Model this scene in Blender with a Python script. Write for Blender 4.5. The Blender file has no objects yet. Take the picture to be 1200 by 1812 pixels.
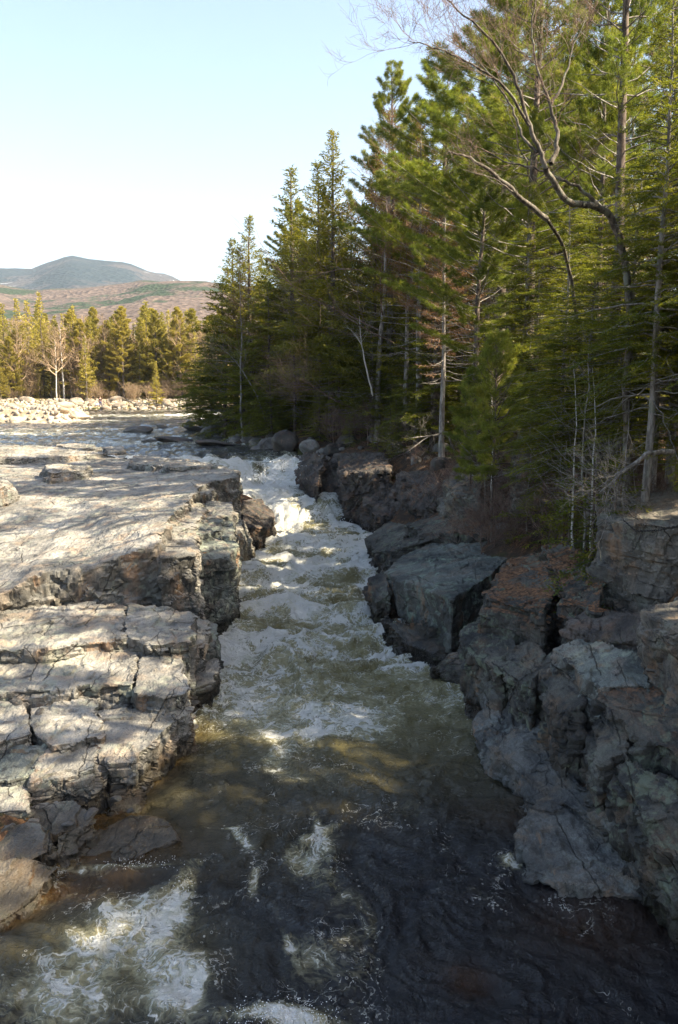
import bpy, bmesh, math, random
import numpy as np
from mathutils import Vector, Matrix
R = math.radians
random.seed(7); rng = np.random.default_rng(7)
SC = bpy.context.scene; COL = SC.collection

# ------------------------------------------------------------------ camera numbers
CZ = 8.0; FPX = 1536.0; TH = math.atan(226/1536)
def ray(px, py):
    u = (px-600)/FPX; v = (906-py)/FPX
    return u, math.cos(TH)+v*math.sin(TH), -math.sin(TH)+v*math.cos(TH)
def pz(px, py, z):
    x, y, k = ray(px, py); t = (z-CZ)/k
    return (x*t, y*t, z)
def pd(px, py, d):
    x, y, k = ray(px, py); t = d/y
    return (x*t, d, CZ+k*t)

# ------------------------------------------------------------------ numpy noise
def _h(ix, iy, iz, s):
    a = (ix.astype(np.int64)*374761393 + iy.astype(np.int64)*668265263 + iz.astype(np.int64)*2147483647 + s*1274126177) & 0xffffffff
    a = ((a ^ (a >> 13))*1274126177) & 0xffffffff
    a = ((a ^ (a >> 16))*2246822519) & 0xffffffff
    a = a ^ (a >> 15)
    return (a & 0xffffff)/float(0xffffff)
def vn(p, s=0):
    i = np.floor(p); f = p-i; f = f*f*f*(f*(f*6-15)+10); i = i.astype(np.int64)
    o = 0
    for dx in (0, 1):
        wx = f[:, 0] if dx else 1-f[:, 0]
        for dy in (0, 1):
            wy = f[:, 1] if dy else 1-f[:, 1]
            for dz in (0, 1):
                wz = f[:, 2] if dz else 1-f[:, 2]
                o = o + wx*wy*wz*_h(i[:, 0]+dx, i[:, 1]+dy, i[:, 2]+dz, s)
    return o*2-1
def fbm(p, s=0, o=4, g=.5):
    a = 1; r = 0
    for k in range(o):
        r = r+a*vn(p*(2**k)+k*13.7, s+k); a *= g
    return r
def P3(x, y, z=None):
    x = np.asarray(x, float); y = np.asarray(y, float)
    return np.stack([x, y, np.zeros_like(x) if z is None else z], 1)
def sst(a, b, x):
    t = np.clip((x-a)/(b-a), 0, 1); return t*t*(3-2*t)

# ------------------------------------------------------------------ object helpers
def mesh_np(name, V, F, smooth=True):
    me = bpy.data.meshes.new(name); V = np.asarray(V, np.float32); F = np.asarray(F, np.int32)
    k = F.shape[1]
    me.vertices.add(len(V)); me.vertices.foreach_set('co', V.ravel())
    me.loops.add(F.size); me.loops.foreach_set('vertex_index', F.ravel())
    me.polygons.add(len(F)); me.polygons.foreach_set('loop_start', np.arange(0, F.size, k, dtype=np.int32))
    me.polygons.foreach_set('loop_total', np.full(len(F), k, np.int32))
    me.update(calc_edges=True)
    if smooth: me.polygons.foreach_set('use_smooth', np.ones(len(F), bool))
    return me
def link(name, me, m=None, parent=None, loc=None):
    o = bpy.data.objects.new(name, me); COL.objects.link(o)
    if m is not None and me is not None and not me.materials: me.materials.append(m)
    if parent: o.parent = parent
    if loc is not None: o.location = loc
    return o
def tag(o, label=None, cat=None, group=None, kind=None):
    if label: o['label'] = label
    if cat: o['category'] = cat
    if group: o['group'] = group
    if kind: o['kind'] = kind
    return o
def empty(name, loc=(0, 0, 0), rz=0, s=1):
    o = bpy.data.objects.new(name, None); COL.objects.link(o); o.empty_display_size = .3
    o.location = loc; o.rotation_euler = (0, 0, rz); o.scale = (s, s, s) if not hasattr(s, '__len__') else s
    return o
def copy_tree(o, parent=None):
    c = o.copy(); COL.objects.link(c); c.parent = parent
    for ch in [q for q in KIDS.get(o.name, [])]:
        d = ch.copy(); COL.objects.link(d); d.parent = c
    return c
KIDS = {}

# ------------------------------------------------------------------ node helper
class N:
    def __init__(s, name, disp=False):
        s.m = bpy.data.materials.new(name); s.m.use_nodes = True; s.t = s.m.node_tree; s.t.nodes.clear()
        s.out = s.n('ShaderNodeOutputMaterial')
    def n(s, ty, **kw):
        o = s.t.nodes.new(ty)
        for k, v in kw.items():
            if k == 'i':
                for a, b in v.items(): s.set(o, a, b)
            else: setattr(o, k, v)
        return o
    def set(s, o, a, b):
        sock = o.inputs[a]
        if isinstance(b, bpy.types.NodeSocket): s.t.links.new(b, sock)
        elif isinstance(b, bpy.types.Node): s.t.links.new(b.outputs[0], sock)
        else: sock.default_value = (tuple(b)+(1,) if hasattr(b, '__len__') and len(b) == 3 and sock.type == 'RGBA' else b)
    def pos(s): return s.n('ShaderNodeNewGeometry').outputs['Position']
    def nor(s): return s.n('ShaderNodeNewGeometry').outputs['Normal']
    def objc(s): return s.n('ShaderNodeTexCoord').outputs['Object']
    def mp(s, v, sc=(1, 1, 1), loc=(0, 0, 0), rot=(0, 0, 0)):
        return s.n('ShaderNodeMapping', i={'Vector': v, 'Scale': sc, 'Location': loc, 'Rotation': rot}).outputs[0]
    def noise(s, v, sc, det=4, rough=.55, dist=0, col=False):
        o = s.n('ShaderNodeTexNoise', i={'Vector': v, 'Scale': sc, 'Detail': det, 'Roughness': rough, 'Distortion': dist})
        return o.outputs[1 if col else 0]
    def vor(s, v, sc, feat='F1', rnd=1, out=0):
        o = s.n('ShaderNodeTexVoronoi', feature=feat, i={'Vector': v, 'Scale': sc, 'Randomness': rnd}); return o.outputs[out]
    def math(s, op, a, b=0, c=None, clamp=False):
        o = s.n('ShaderNodeMath', operation=op, use_clamp=clamp); s.set(o, 0, a); s.set(o, 1, b)
        if c is not None: s.set(o, 2, c)
        return o.outputs[0]
    def vmath(s, op, a, b):
        o = s.n('ShaderNodeVectorMath', operation=op); s.set(o, 0, a); s.set(o, 1, b); return o.outputs[0]
    def rng(s, v, a, b, c=0, d=1, smooth=True):
        return s.n('ShaderNodeMapRange', interpolation_type='SMOOTHSTEP' if smooth else 'LINEAR', i={'Value': v, 'From Min': a, 'From Max': b, 'To Min': c, 'To Max': d}).outputs[0]
    def mix(s, f, a, b, blend='MIX'):
        o = s.n('ShaderNodeMix', data_type='RGBA', blend_type=blend); s.set(o, 0, f); s.set(o, 6, a if isinstance(a, bpy.types.NodeSocket) else tuple(a)+(1,)); s.set(o, 7, b if isinstance(b, bpy.types.NodeSocket) else tuple(b)+(1,)); return o.outputs[2]
    def sep(s, v): return s.n('ShaderNodeSeparateXYZ', i={0: v}).outputs
    def attr(s, name): return s.n('ShaderNodeAttribute', attribute_name=name).outputs['Fac']
    def bump(s, h, d=.02, st=1, nor=None):
        o = s.n('ShaderNodeBump', i={'Height': h, 'Distance': d, 'Strength': st})
        if nor is not None: s.set(o, 'Normal', nor)
        return o.outputs[0]
    def bsdf(s, col, rough=.8, nor=None, spec=.3, **kw):
        o = s.n('ShaderNodeBsdfPrincipled', i={'Roughness': rough, 'Specular IOR Level': spec})
        s.set(o, 'Base Color', col)
        if nor is not None: s.set(o, 'Normal', nor)
        for k, v in kw.items(): s.set(o, k.replace('_', ' '), v)
        return o.outputs[0]
    def mixs(s, f, a, b):
        o = s.n('ShaderNodeMixShader'); s.set(o, 0, f); s.set(o, 1, a); s.set(o, 2, b); return o.outputs[0]
    def done(s, sh):
        s.t.links.new(sh, s.out.inputs[0]); return s.m

# ------------------------------------------------------------------ materials
def rock_mat(name, light, dark, pink, lichen=.3, stain_shade=.5, wet=True, scale=1.0, black=.3, objspace=False, lcol=(.27, .30, .235), litter=0):
    n = N(name); p = n.objc() if objspace else n.pos(); nz = n.sep(n.nor())[2]
    if objspace:
        p = n.vmath('ADD', p, n.n('ShaderNodeCombineXYZ', i={0: n.math('MULTIPLY', n.n('ShaderNodeObjectInfo').outputs['Random'], 37)}).outputs[0])
    wp = n.vmath('ADD', p, n.vmath('MULTIPLY', n.noise(p, .9*scale, 3, col=True), (.9, .9, .9)))
    big = n.noise(p, .55*scale, 5, .6)
    c = n.mix(n.rng(big, .36, .64), dark, light)
    c = n.mix(n.math('MULTIPLY', n.rng(n.noise(p, 1.3*scale, 4), .48, .7), .8), c, pink)
    # fine mineral grain
    gr = n.noise(p, 38, 3, .7)
    c = n.mix(.36, c, n.mix(n.rng(gr, .35, .65), (.25, .25, .25), (.85, .85, .85)), 'OVERLAY')
    # stain streaks on steep faces, deepened to paint in shade; rust streaks after
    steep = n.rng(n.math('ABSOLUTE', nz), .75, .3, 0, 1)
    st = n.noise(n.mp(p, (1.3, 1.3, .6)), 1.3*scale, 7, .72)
    c = n.mix(n.math('MULTIPLY', n.math('MULTIPLY', steep, n.rng(st, .34, .60)), stain_shade), c, (.06, .056, .048))
    ru = n.noise(n.mp(p, (1.5, 1.5, .5), (7, 3, 1)), .8*scale, 4)
    c = n.mix(n.math('MULTIPLY', n.math('MULTIPLY', steep, n.rng(ru, .55, .72)), .6), c, (.30, .17, .09))
    # lichen: pale grey green, and black crust
    li = n.noise(p, 2.3*scale, 6, .7); li2 = n.noise(p, .5, 3)
    c = n.mix(n.math('MULTIPLY', n.math('MULTIPLY', n.rng(li, .5, .6), n.rng(li2, .38, .6)), lichen), c, lcol)
    bl = n.noise(n.mp(p, (1, 1, 1), (11, 5, 2)), 3.4*scale, 7, .75)
    c = n.mix(n.math('MULTIPLY', n.math('MULTIPLY', n.rng(bl, .53, .6), n.rng(n.noise(n.mp(p, (1, 1, 1), (3, 3, 3)), .6, 3), .40, .58)), black), c, (.04, .04, .042))
    # cracks
    ck = n.vor(n.mp(wp, (.75, .55, 1.6)), 1.0*scale, 'DISTANCE_TO_EDGE')
    ckf = n.rng(ck, .0, .014, 1, 0)
    ckm = n.math('MULTIPLY', ckf, n.rng(n.noise(p, .8, 2), .5, .6))
    c = n.mix(n.math('MULTIPLY', ckm, .75), c, (.03, .028, .025))
    tf = n.math('ADD', n.math('MULTIPLY', n.noise(n.mp(p, (.55, .22, 1.2), (3, 1, 0), (0, 0, .5)), 1.0, 7, .62), 13), n.math('MULTIPLY', n.sep(p)[2], .6))
    saw = n.math('FRACT', tf); lip = n.math('MULTIPLY', n.rng(saw, .0, .05, 1, 0), n.rng(nz, .4, .8))
    c = n.mix(n.math('MULTIPLY', lip, .75), c, (.05, .045, .035))
    lj = n.vor(n.mp(n.vmath('ADD', p, n.vmath('MULTIPLY', n.noise(p, 1.6, 4, col=True), (.22, .22, .2))), (.62, .16, .5), (0, 0, 0), (0, 0, -.35)), 1.0, 'DISTANCE_TO_EDGE')
    ljm = n.math('MULTIPLY', n.rng(lj, 0, .010, 1, 0), n.rng(n.noise(n.mp(p, (1, 1, 1), (5, 5, 5)), .7, 3), .47, .56)); c = n.mix(n.math('MULTIPLY', ljm, .8), c, (.03, .027, .022))
    tn = n.sep(n.vor(n.mp(wp, (.5, .4, .8)), 1.0, 'F1', 1, 1))[0]; c = n.mix(.4, c, n.mix(tn, (.30, .30, .30), (.72, .70, .67)), 'OVERLAY')
    rough = .85
    if litter:
        up_ = n.math('MULTIPLY', n.rng(nz, .55, .85), n.rng(n.sep(n.pos())[2], 1.9, 2.9)); lt = n.math('MULTIPLY', up_, n.rng(n.math('ADD', n.noise(p, 1.1, 5, .65), n.math('MULTIPLY', n.noise(p, 9, 3), .25)), .53, .62))
        vv = n.n('ShaderNodeTexVoronoi', i={'Vector': p, 'Scale': 15.}).outputs[1]; c = n.mix(n.math('MULTIPLY', lt, litter), c, n.mix(n.sep(vv)[0], (.05, .028, .016), (.25, .12, .055)))
    if wet:
        z = n.sep(n.pos())[2]
        w = n.rng(n.math('ADD', z, n.math('MULTIPLY', n.noise(p, 1.2, 3), -.7)), -.05, .32, 1, 0)
        c = n.mix(w, c, n.mix(1, c, (.28, .25, .21), 'MULTIPLY'))
        rough = n.rng(w, 0, 1, .85, .28)
    h = n.math('ADD', n.math('MULTIPLY', n.noise(p, 5, 8, .65), .8), n.math('MULTIPLY', n.math('MAXIMUM', ckm, ljm), -.6))
    b = n.bump(n.math('MULTIPLY', saw, n.rng(nz, .3, .7)), .05, 1)
    b = n.bump(h, .09, .9, b)
    b = n.bump(n.noise(n.mp(p, (1, 1, 2.5)), 22, 6, .7), .018, .8, b)
    return n.done(n.bsdf(c, rough, b, .3))

M = {}
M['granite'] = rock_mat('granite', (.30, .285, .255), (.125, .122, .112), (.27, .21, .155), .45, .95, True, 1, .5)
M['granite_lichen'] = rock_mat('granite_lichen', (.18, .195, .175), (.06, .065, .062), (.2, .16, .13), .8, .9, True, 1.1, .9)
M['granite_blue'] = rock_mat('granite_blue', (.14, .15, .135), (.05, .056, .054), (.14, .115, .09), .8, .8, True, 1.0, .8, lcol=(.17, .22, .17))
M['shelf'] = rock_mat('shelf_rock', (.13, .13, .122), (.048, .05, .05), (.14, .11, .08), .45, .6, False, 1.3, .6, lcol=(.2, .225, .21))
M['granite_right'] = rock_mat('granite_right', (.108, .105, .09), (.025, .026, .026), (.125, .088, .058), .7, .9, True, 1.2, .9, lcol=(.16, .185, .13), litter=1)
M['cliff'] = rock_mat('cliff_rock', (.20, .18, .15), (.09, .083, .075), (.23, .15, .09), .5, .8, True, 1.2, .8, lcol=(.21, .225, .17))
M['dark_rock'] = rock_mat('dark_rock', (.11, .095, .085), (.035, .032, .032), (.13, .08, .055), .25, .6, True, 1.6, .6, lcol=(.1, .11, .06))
M['boulder'] = rock_mat('boulder', (.27, .255, .24), (.12, .115, .11), (.24, .19, .15), .4, .2, False, 1.3, .3, True)
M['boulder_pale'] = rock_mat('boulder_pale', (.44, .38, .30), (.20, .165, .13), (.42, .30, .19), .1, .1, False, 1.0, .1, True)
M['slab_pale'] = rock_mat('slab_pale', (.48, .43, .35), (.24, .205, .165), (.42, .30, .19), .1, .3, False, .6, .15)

def ground_mat():
    n = N('leaf_litter'); p = n.pos(); z = n.sep(p)[2]; y = n.sep(p)[1]
    a = n.noise(p, 1.1, 5, .6)
    lv = n.n('ShaderNodeTexVoronoi', i={'Vector': n.vmath('ADD', p, n.vmath('MULTIPLY', n.noise(p, 6, 2, col=True), (.15, .15, .15))), 'Scale': 14.}).outputs[1]
    lf = n.n('ShaderNodeValToRGB', i={0: n.sep(lv)[0]}); e = lf.color_ramp.elements
    e[0].color = (.045, .028, .018, 1); e[1].color = (.24, .13, .065, 1); q = e.new(.5); q.color = (.12, .062, .033, 1)
    c = n.mix(n.rng(a, .38, .6), lf.outputs[0], (.05, .036, .026))
    c = n.mix(n.math('MULTIPLY', n.rng(n.noise(p, .45, 4), .56, .66), .8), c, (.055, .07, .02))
    far = n.rng(y, 93, 103)
    sp_ = n.rng(y, 128, 120); c = n.mix(far, c, n.mix(n.rng(n.noise(p, .3, 4), .4, .6), (.26, .19, .11), (.17, .17, .06)))
    c = n.mix(n.math('MULTIPLY', far, sp_), c, n.mix(n.rng(n.noise(p, 1.2, 5), .4, .6), (.30, .23, .16), (.48, .42, .33)))
    bed = n.rng(z, .2, -.4)
    c = n.mix(bed, c, (.10, .055, .02))
    b = n.bump(n.math('ADD', n.noise(p, 3, 6, .7), n.math('MULTIPLY', n.sep(lv)[1], .25)), .14, 1)
    return n.done(n.bsdf(c, .9, b, .15))
M['ground'] = ground_mat()

def foliage(name, a, b, c3, tr=.35, transcol=(.22, .28, .03), nsc=.6):
    n = N(name); p = n.pos(); oi = n.n('ShaderNodeObjectInfo').outputs['Random']
    f = n.math('ADD', n.math('MULTIPLY', n.noise(p, nsc, 3), .8), n.math('MULTIPLY', oi, .35))
    c = n.mix(n.rng(f, .35, .75), a, b)
    c = n.mix(n.math('MULTIPLY', n.rng(n.noise(p, 2.4, 3), .52, .66), .75), c, c3)
    d = n.n('ShaderNodeBsdfDiffuse', i={'Color': c}).outputs[0]
    t = n.n('ShaderNodeBsdfTranslucent', i={'Color': n.mix(.5, c, transcol, 'MIX')}).outputs[0]
    g = n.n('ShaderNodeBsdfGlossy', i={'Color': (.5, .5, .5), 'Roughness': .5}).outputs[0]
    return n.done(n.mixs(.035, n.mixs(tr, d, t), g))
M['spruce'] = foliage('spruce_needles', (.05, .066, .012), (.17, .165, .022), (.38, .31, .04), .5, (.30, .28, .02))
M['hemlock'] = foliage('hemlock_needles', (.055, .08, .014), (.165, .175, .022), (.40, .34, .045), .52, (.32, .33, .02))
M['pine'] = foliage('pine_needles', (.085, .11, .022), (.19, .195, .03), (.40, .34, .055), .52, (.28, .36, .03))
M['olive'] = foliage('sunlit_conifer_needles', (.20, .18, .035), (.36, .29, .06), (.46, .35, .10), .45, (.5, .46, .05), .25)  # far conifers: yellow sunlight is painted into the needle colour
M['rust'] = foliage('dry_brown_twigs', (.19, .11, .065), (.29, .16, .09), (.36, .23, .11), .25, (.3, .15, .05))
def bark(name, a, b, sc=8):
    n = N(name); p = n.pos()
    h = n.noise(n.mp(p, (1, 1, .25)), sc, 6, .7)
    c = n.mix(n.rng(h, .4, .62), a, b)
    c = n.mix(n.math('MULTIPLY', n.rng(n.noise(p, 2.5, 5, .7), .54, .64), .6), c, (.24, .26, .2))
    return n.done(n.bsdf(c, .9, n.bump(h, .03, 1), .15))
M['bark'] = bark('conifer_bark', (.06, .045, .036), (.19, .15, .125))
M['bark_grey'] = bark('grey_bark', (.13, .115, .1), (.34, .31, .28))
M['bark_mid'] = bark('lichened_bark', (.07, .058, .046), (.20, .175, .145))
M['bark_red'] = bark('reddish_twig_bark', (.12, .075, .06), (.24, .165, .13))
M['bark_pale'] = bark('pale_birch_bark', (.42, .39, .35), (.62, .59, .54), 14)
M['twig_far'] = bark('far_bare_twigs', (.27, .185, .115), (.40, .29, .18))
def flat(name, c, r=.7):
    n = N(name); p = n.objc()
    return n.done(n.bsdf(n.mix(n.rng(n.noise(p, 12, 3), .3, .7), tuple(x*.8 for x in c), c), r))

def water_mat():
    n = N('river_water'); p = n.pos(); F = n.attr('foam'); S = n.attr('shallow'); G = n.attr('green'); T = n.attr('rough')
    warp = n.vmath('MULTIPLY', n.vmath('SUBTRACT', n.noise(p, .55, 4, col=True), (.5, .5, .5)), (2.2, 1.8, 1))
    w2 = n.vmath('MULTIPLY', n.vmath('SUBTRACT', n.noise(p, 2.4, 3, col=True), (.5, .5, .5)), (.55, .55, .3))
    q = n.vmath('ADD', n.vmath('ADD', p, warp), w2)
    # foam web
    v1 = n.vor(n.mp(q, (1, .62, 1)), 2.3, 'DISTANCE_TO_EDGE'); v2 = n.vor(n.mp(q, (1, .7, 1)), 6.5, 'DISTANCE_TO_EDGE')
    web = n.math('MAXIMUM', n.rng(v1, 0, .10, 1, 0), n.math('MULTIPLY', n.rng(v2, 0, .16, 1, 0), .75))
    cl = n.noise(q, 1.1, 7, .68); cl2 = n.noise(n.mp(q, (1, .55, 1), (4, 8, 0)), 3.2, 6, .7)
    pat = n.math('ADD', n.math('MULTIPLY', web, .15), n.math('ADD', n.math('MULTIPLY', cl, .85), n.math('MULTIPLY', cl2, .52)))
    thr = n.rng(F, 0, 1, 1.10, .38, False)
    foam = n.rng(n.math('SUBTRACT', pat, thr), 0, .11)
    halo = n.rng(n.math('SUBTRACT', pat, thr), -.24, .10)
    # small bubbles
    bb = n.vor(p, 9, 'F1'); bbs = n.vor(p, 9, 'F1', 1, 1)
    bub = n.math('MULTIPLY', n.rng(bb, .16, .24, 1, 0), n.rng(n.sep(bbs)[0], .66, .7))
    bub = n.math('MULTIPLY', bub, n.math('MULTIPLY', n.rng(n.noise(q, .7, 3), .47, .58), n.rng(F, .05, .2)))
    ring = n.math('MULTIPLY', n.rng(bb, .1, .16), bub)
    foam = n.math('MAXIMUM', foam, n.math('MULTIPLY', ring, .8))
    q3 = n.vmath('ADD', p, n.vmath('MULTIPLY', n.vmath('SUBTRACT', n.noise(p, 1.1, 5, col=True), (.5, .5, .5)), (2.4, 2.8, .5)))
    v3 = n.vor(n.mp(q3, (1.2, .8, 1)), 2.6, 'DISTANCE_TO_EDGE'); th = n.math('MULTIPLY', n.rng(v3, 0, .045, 1, 0), n.math('MULTIPLY', n.rng(n.noise(p, .9, 5, .6), .48, .60), n.rng(n.noise(q3, 12, 3), .42, .6)))
    foam = n.math('MAXIMUM', foam, n.math('MULTIPLY', th, n.rng(F, .04, .2, 0, .75)))
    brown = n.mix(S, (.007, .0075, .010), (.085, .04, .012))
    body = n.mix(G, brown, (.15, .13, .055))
    c = n.mix(n.math('MULTIPLY', halo, n.rng(F, .14, .55, .0, .8)), body, (.36, .34, .21))
    hh = n.math('ADD', n.noise(n.mp(q, (1, .8, 1)), 2.2, 5, .62), n.math('ADD', n.math('MULTIPLY', n.noise(n.mp(q, (1.3, .7, 1)), 8, 4, .6), .35), n.math('MULTIPLY', n.noise(n.mp(p, (.8, 1.5, 1)), 17, 3, .6), .16)))
    b0 = n.bump(hh, n.rng(T, 0, 1, .15, .20), 1)
    fb = n.bump(n.math('ADD', n.math('MULTIPLY', foam, .4), n.noise(q, 9, 6, .75)), n.rng(foam, 0, 1, .02, .20), 1, b0)
    wat = n.bsdf(c, .03, fb, .5, IOR=1.33)
    # see-through shallows, tea coloured
    tr = n.n('ShaderNodeBsdfTransparent', i={'Color': (.75, .48, .22)}).outputs[0]
    wat = n.mixs(n.math('MULTIPLY', n.math('MULTIPLY', S, n.math('SUBTRACT', 1, halo)), .5), wat, tr)
    fo = n.bsdf(n.mix(n.rng(n.math('ADD', n.math('MULTIPLY', n.noise(q, 1.6, 7, .7), .6), n.math('MULTIPLY', n.noise(q, 7, 5, .7), .4)), .36, .52), (.60, .60, .46), (.93, .92, .85)), .6, fb, .3)
    return n.done(n.mixs(foam, wat, fo))
M['water'] = water_mat()
# ------------------------------------------------------------------ banks of the river (x of the water's edge by distance)
_yr = np.array([0, 9, 12.5, 13.6, 15.2, 16.4, 18, 20, 22, 23.6, 26.2, 30, 36, 46, 51, 55, 60, 70, 88, 112, 150, 400])
_xr = np.array([6.5, 6.2, 5.6, 5.0, 3.25, 3.8, 3.5, 3.1, 3.5, 3.4, 2.0, 1.1, 1.3, 1.7, .7, -1.9, -3.6, -8.6, -13, -17, -20, -20])
_yl = np.array([0, 9, 12.7, 13.5, 14.5, 16.2, 17.1, 19.8, 22, 26.7, 35, 41.6, 45, 49, 52, 57, 64, 75, 400])
_xl = np.array([-7, -6.6, -5.2, -4.8, -4.5, -4.3, -3.8, -3.5, -3.2, -3.7, -4.3, -5.0, -4.5, -4.2, -8, -15, -27, -90, -90])
def xr(y): return np.interp(y, _yr, _xr)
def xl(y): return np.interp(y, _yl, _xl)
def ramp(x, y):       # level of the water, 0 in the gorge to 3.4 above the falls
    y0 = 46.8+np.clip((x+3)*.3, -1, 1.5); y1 = 59.5+np.clip(-(x+5)*.3, -1.5, 1.5)
    yy = np.where(x < -5, y+(-5-x)*1.6, y)
    t = np.clip((yy-y0)/(y1-y0), 0, 1)
    t = .30*t+.32*sst(.10, .34, t)+.38*sst(.60, .88, t)
    return 3.3*t+.1*sst(57, 75, y)+.25*sst(80, 150, y)
def ground_z(x, y):
    x = np.asarray(x, float); y = np.asarray(y, float)
    s = x-xr(y); l = xl(y)-x
    near = np.interp(s, [-3, 0, .8, 2, 3, 4.2, 8, 30, 80], [-1.8, -.5, .3, 1.1, 2.4, 4.4, 5.4, 8, 12])
    mid = np.interp(s, [-3, 0, 1.5, 4, 6, 10, 30, 80], [-1.8, -.5, .8, 2.3, 4.0, 4.8, 7, 12])
    fa = np.interp(s, [-3, 0, 1.5, 3, 10, 30, 80], [-1.8, -.4, 2.4, 3.6, 4.4, 7, 12])
    up = np.interp(s, [-3, 0, 2, 10, 60, 80], [2.8, 3.2, 4.0, 4.9, 8, 12])
    a = sst(22, 27, y); b = sst(42, 48, y); c = sst(53, 62, y)
    r = near*(1-a)+mid*a; r = r*(1-b)+fa*b; r = r*(1-c)+up*c
    lf = np.interp(l, [-3, 0, .5, 1.5, 6, 30], [-1.8, -.5, 0, .4, 1.5, 2.6])
    lu = np.interp(l, [-3, 0, .5, 3, 30], [-1, .5, 1.5, 2.6, 3.2])
    d = sst(36, 52, y)
    lf = lf*(1-d)+lu*d
    w = np.clip(ramp(x, y)-1.2, -1.8, 9)
    g = np.where(s > -1, r, np.where(l > 0, lf, w))
    # far shore beyond the upper river
    sh = np.where(x < -30, 106+(-30-x)*0-0, 150)
    sh = np.interp(x, [-80, -60, -45, -30, -18, 0], [140, 146, 152, 150, 148, 150])
    f = sst(0, 3, y-sh)*(x < xr(y)+0)
    fz = 3.3+np.interp(y-sh, [0, 4, 9, 18, 60, 200, 400], [0, .8, 1.7, 2.3, 3.2, 8, 12])
    g = np.where((y > sh-1) & (x < xr(y)), g*(1-f)+fz*f, g)
    pen = sst(-31.5, -35, x)*sst(103.5, 106, y)*sst(122, 116, y); g = np.where(pen > 0, np.maximum(g, 3.0+1.9*pen), g)
    g = np.where(y > 180, np.maximum(g, 3.3), g)
    return g+.18*fbm(P3(x, y)*.35, 5, 4)+.04*fbm(P3(x, y)*2, 9, 2)

# ground: one sheet out to the horizon
ys = np.concatenate([np.linspace(-12, 8, 20), np.geomspace(8.3, 170, 300), np.geomspace(175, 9000, 50)])
us = np.concatenate([[-9000, -3000, -1000, -400], np.linspace(-150, -42, 30), np.linspace(-41, 45, 330), np.linspace(47, 150, 25), [400, 1000, 3000, 9000]])
X, Y = np.meshgrid(us, ys); Z = ground_z(X.ravel(), Y.ravel())
def gridfaces(r, c):
    i = np.arange((r-1)*(c-1)); a = (i//(c-1))*c+i % (c-1)
    return np.stack([a, a+1, a+c+1, a+c], 1)
V = np.stack([X.ravel(), Y.ravel(), Z], 1)
tag(link('ground', mesh_np('ground', V, gridfaces(len(ys), len(us))), M['ground']), kind='structure')

# ------------------------------------------------------------------ water
rows = np.concatenate([np.geomspace(7.5, 60, 560), np.geomspace(60.4, 156, 140)]); cu = np.linspace(-.62, .62, 420)
D, U = np.meshgrid(rows, cu, indexing='ij'); wx = (D*U).ravel(); wy = D.ravel(); wx = wx*(1+.25*sst(14, 7, wy))
def blob(px, py, z, rx, ry, a=1, rot=0):
    c = pz(px, py, z); dx = wx-c[0]; dy = wy-c[1]; k, s_ = math.cos(rot), math.sin(rot)
    ex = (dx*k+dy*s_)/rx; ey = (-dx*s_+dy*k)/ry
    return a*np.exp(-(ex*ex+ey*ey))
base = ramp(wx, wy)
fall = (sst(46, 48.5, wy)*sst(62, 57, wy))
mid = sst(19, 27, wy)*sst(50, 46, wy)
up = sst(57, 62, wy)
amp = .06+.03*sst(12, 8, wy)+.12*mid+.10*fall+.03*up
p = P3(wx, wy)
wp_ = p+np.stack([fbm(p*.5, 21, 2), fbm(p*.5, 22, 2), 0*wx], 1)*.8
rid = 1-np.abs(fbm(wp_*np.array([.9, .75, 1]), 31, 4))
wz = base+amp*(fbm(wp_*np.array([.55, .8, 1]), 11, 5, .55)*1.1+(rid-.7)*1.3)
wz += blob(470, 1075, .1, 1.5, .7, .42)+blob(440, 1100, .1, 1.0, .5, .2)+blob(600, 1010, 0, 2, .6, .15)
wz += blob(520, 960, 0, 2.2, 1, .25)+blob(560, 925, .2, 2.5, 1, .35)+blob(310, 1560, 0, .25, .8, .14, -.6)+blob(250, 1545, 0, .9, .25, .16)+blob(500, 1800, 0, .8, .3, .12)
wz += blob(150, 1570, 0, 1.0, .5, -.12)+blob(540, 1240, 0, .7, .6, .18)+blob(440, 1460, 0, .25, .7, .08, .4)
wz += fall*(.26*fbm(wp_*np.array([1.1, .4, 1]), 41, 4)+.05*np.abs(fbm(p*3, 42, 3)))
cr_ = 1-np.abs(fbm(wp_*np.array([.38, .95, 1])+3, 57, 3)); wz += mid*.26*(cr_**3-.4)
wz += mid*.10*np.sin(wy*2.6+2.2*fbm(p*.35, 44, 3)*2)*(.5+.5*fbm(p*.3, 45, 2))
wz += .035*(1-mid)*(1-fall)*(fbm(wp_*np.array([2.2, 1.3, 1]), 43, 3))*sst(40, 20, wy)
wz += .05*(1-mid)*(1-fall)*sst(30, 16, wy)*((1-np.abs(vn(wp_*np.array([1.5, 2.6, 1])+1.2*np.stack([fbm(p*.9, 81, 2), fbm(p*.9, 82, 2), 0*wx], 1), 83)))**3-.4)+.016*sst(30, 16, wy)*fbm(wp_*np.array([4.5, 5.5, 1]), 84, 2)
foam = np.zeros_like(wx)+.12
foam = np.maximum(foam, .45*sst(15, 27, wy)*sst(50, 44, wy)+.12*sst(13, 20, wy)*sst(60, 50, wy))
foam += mid*(.22*fbm(wp_*np.array([.38, 1.0, 1]), 54, 4)+.10*fbm(wp_*np.array([1.2, 2.6, 1]), 56, 2))
foam += mid*.20*(sst(.72, .98, cr_)-.3)
foam += .12*sst(34, 46, wy)*sst(60, 50, wy)
foam = np.maximum(foam, 1.0*sst(46, 48.5, wy)*sst(59, 57, wy)*(1-.42*sst(-.1, .6, fbm(p*np.array([.8, .3, 1]), 51, 3))))
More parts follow.
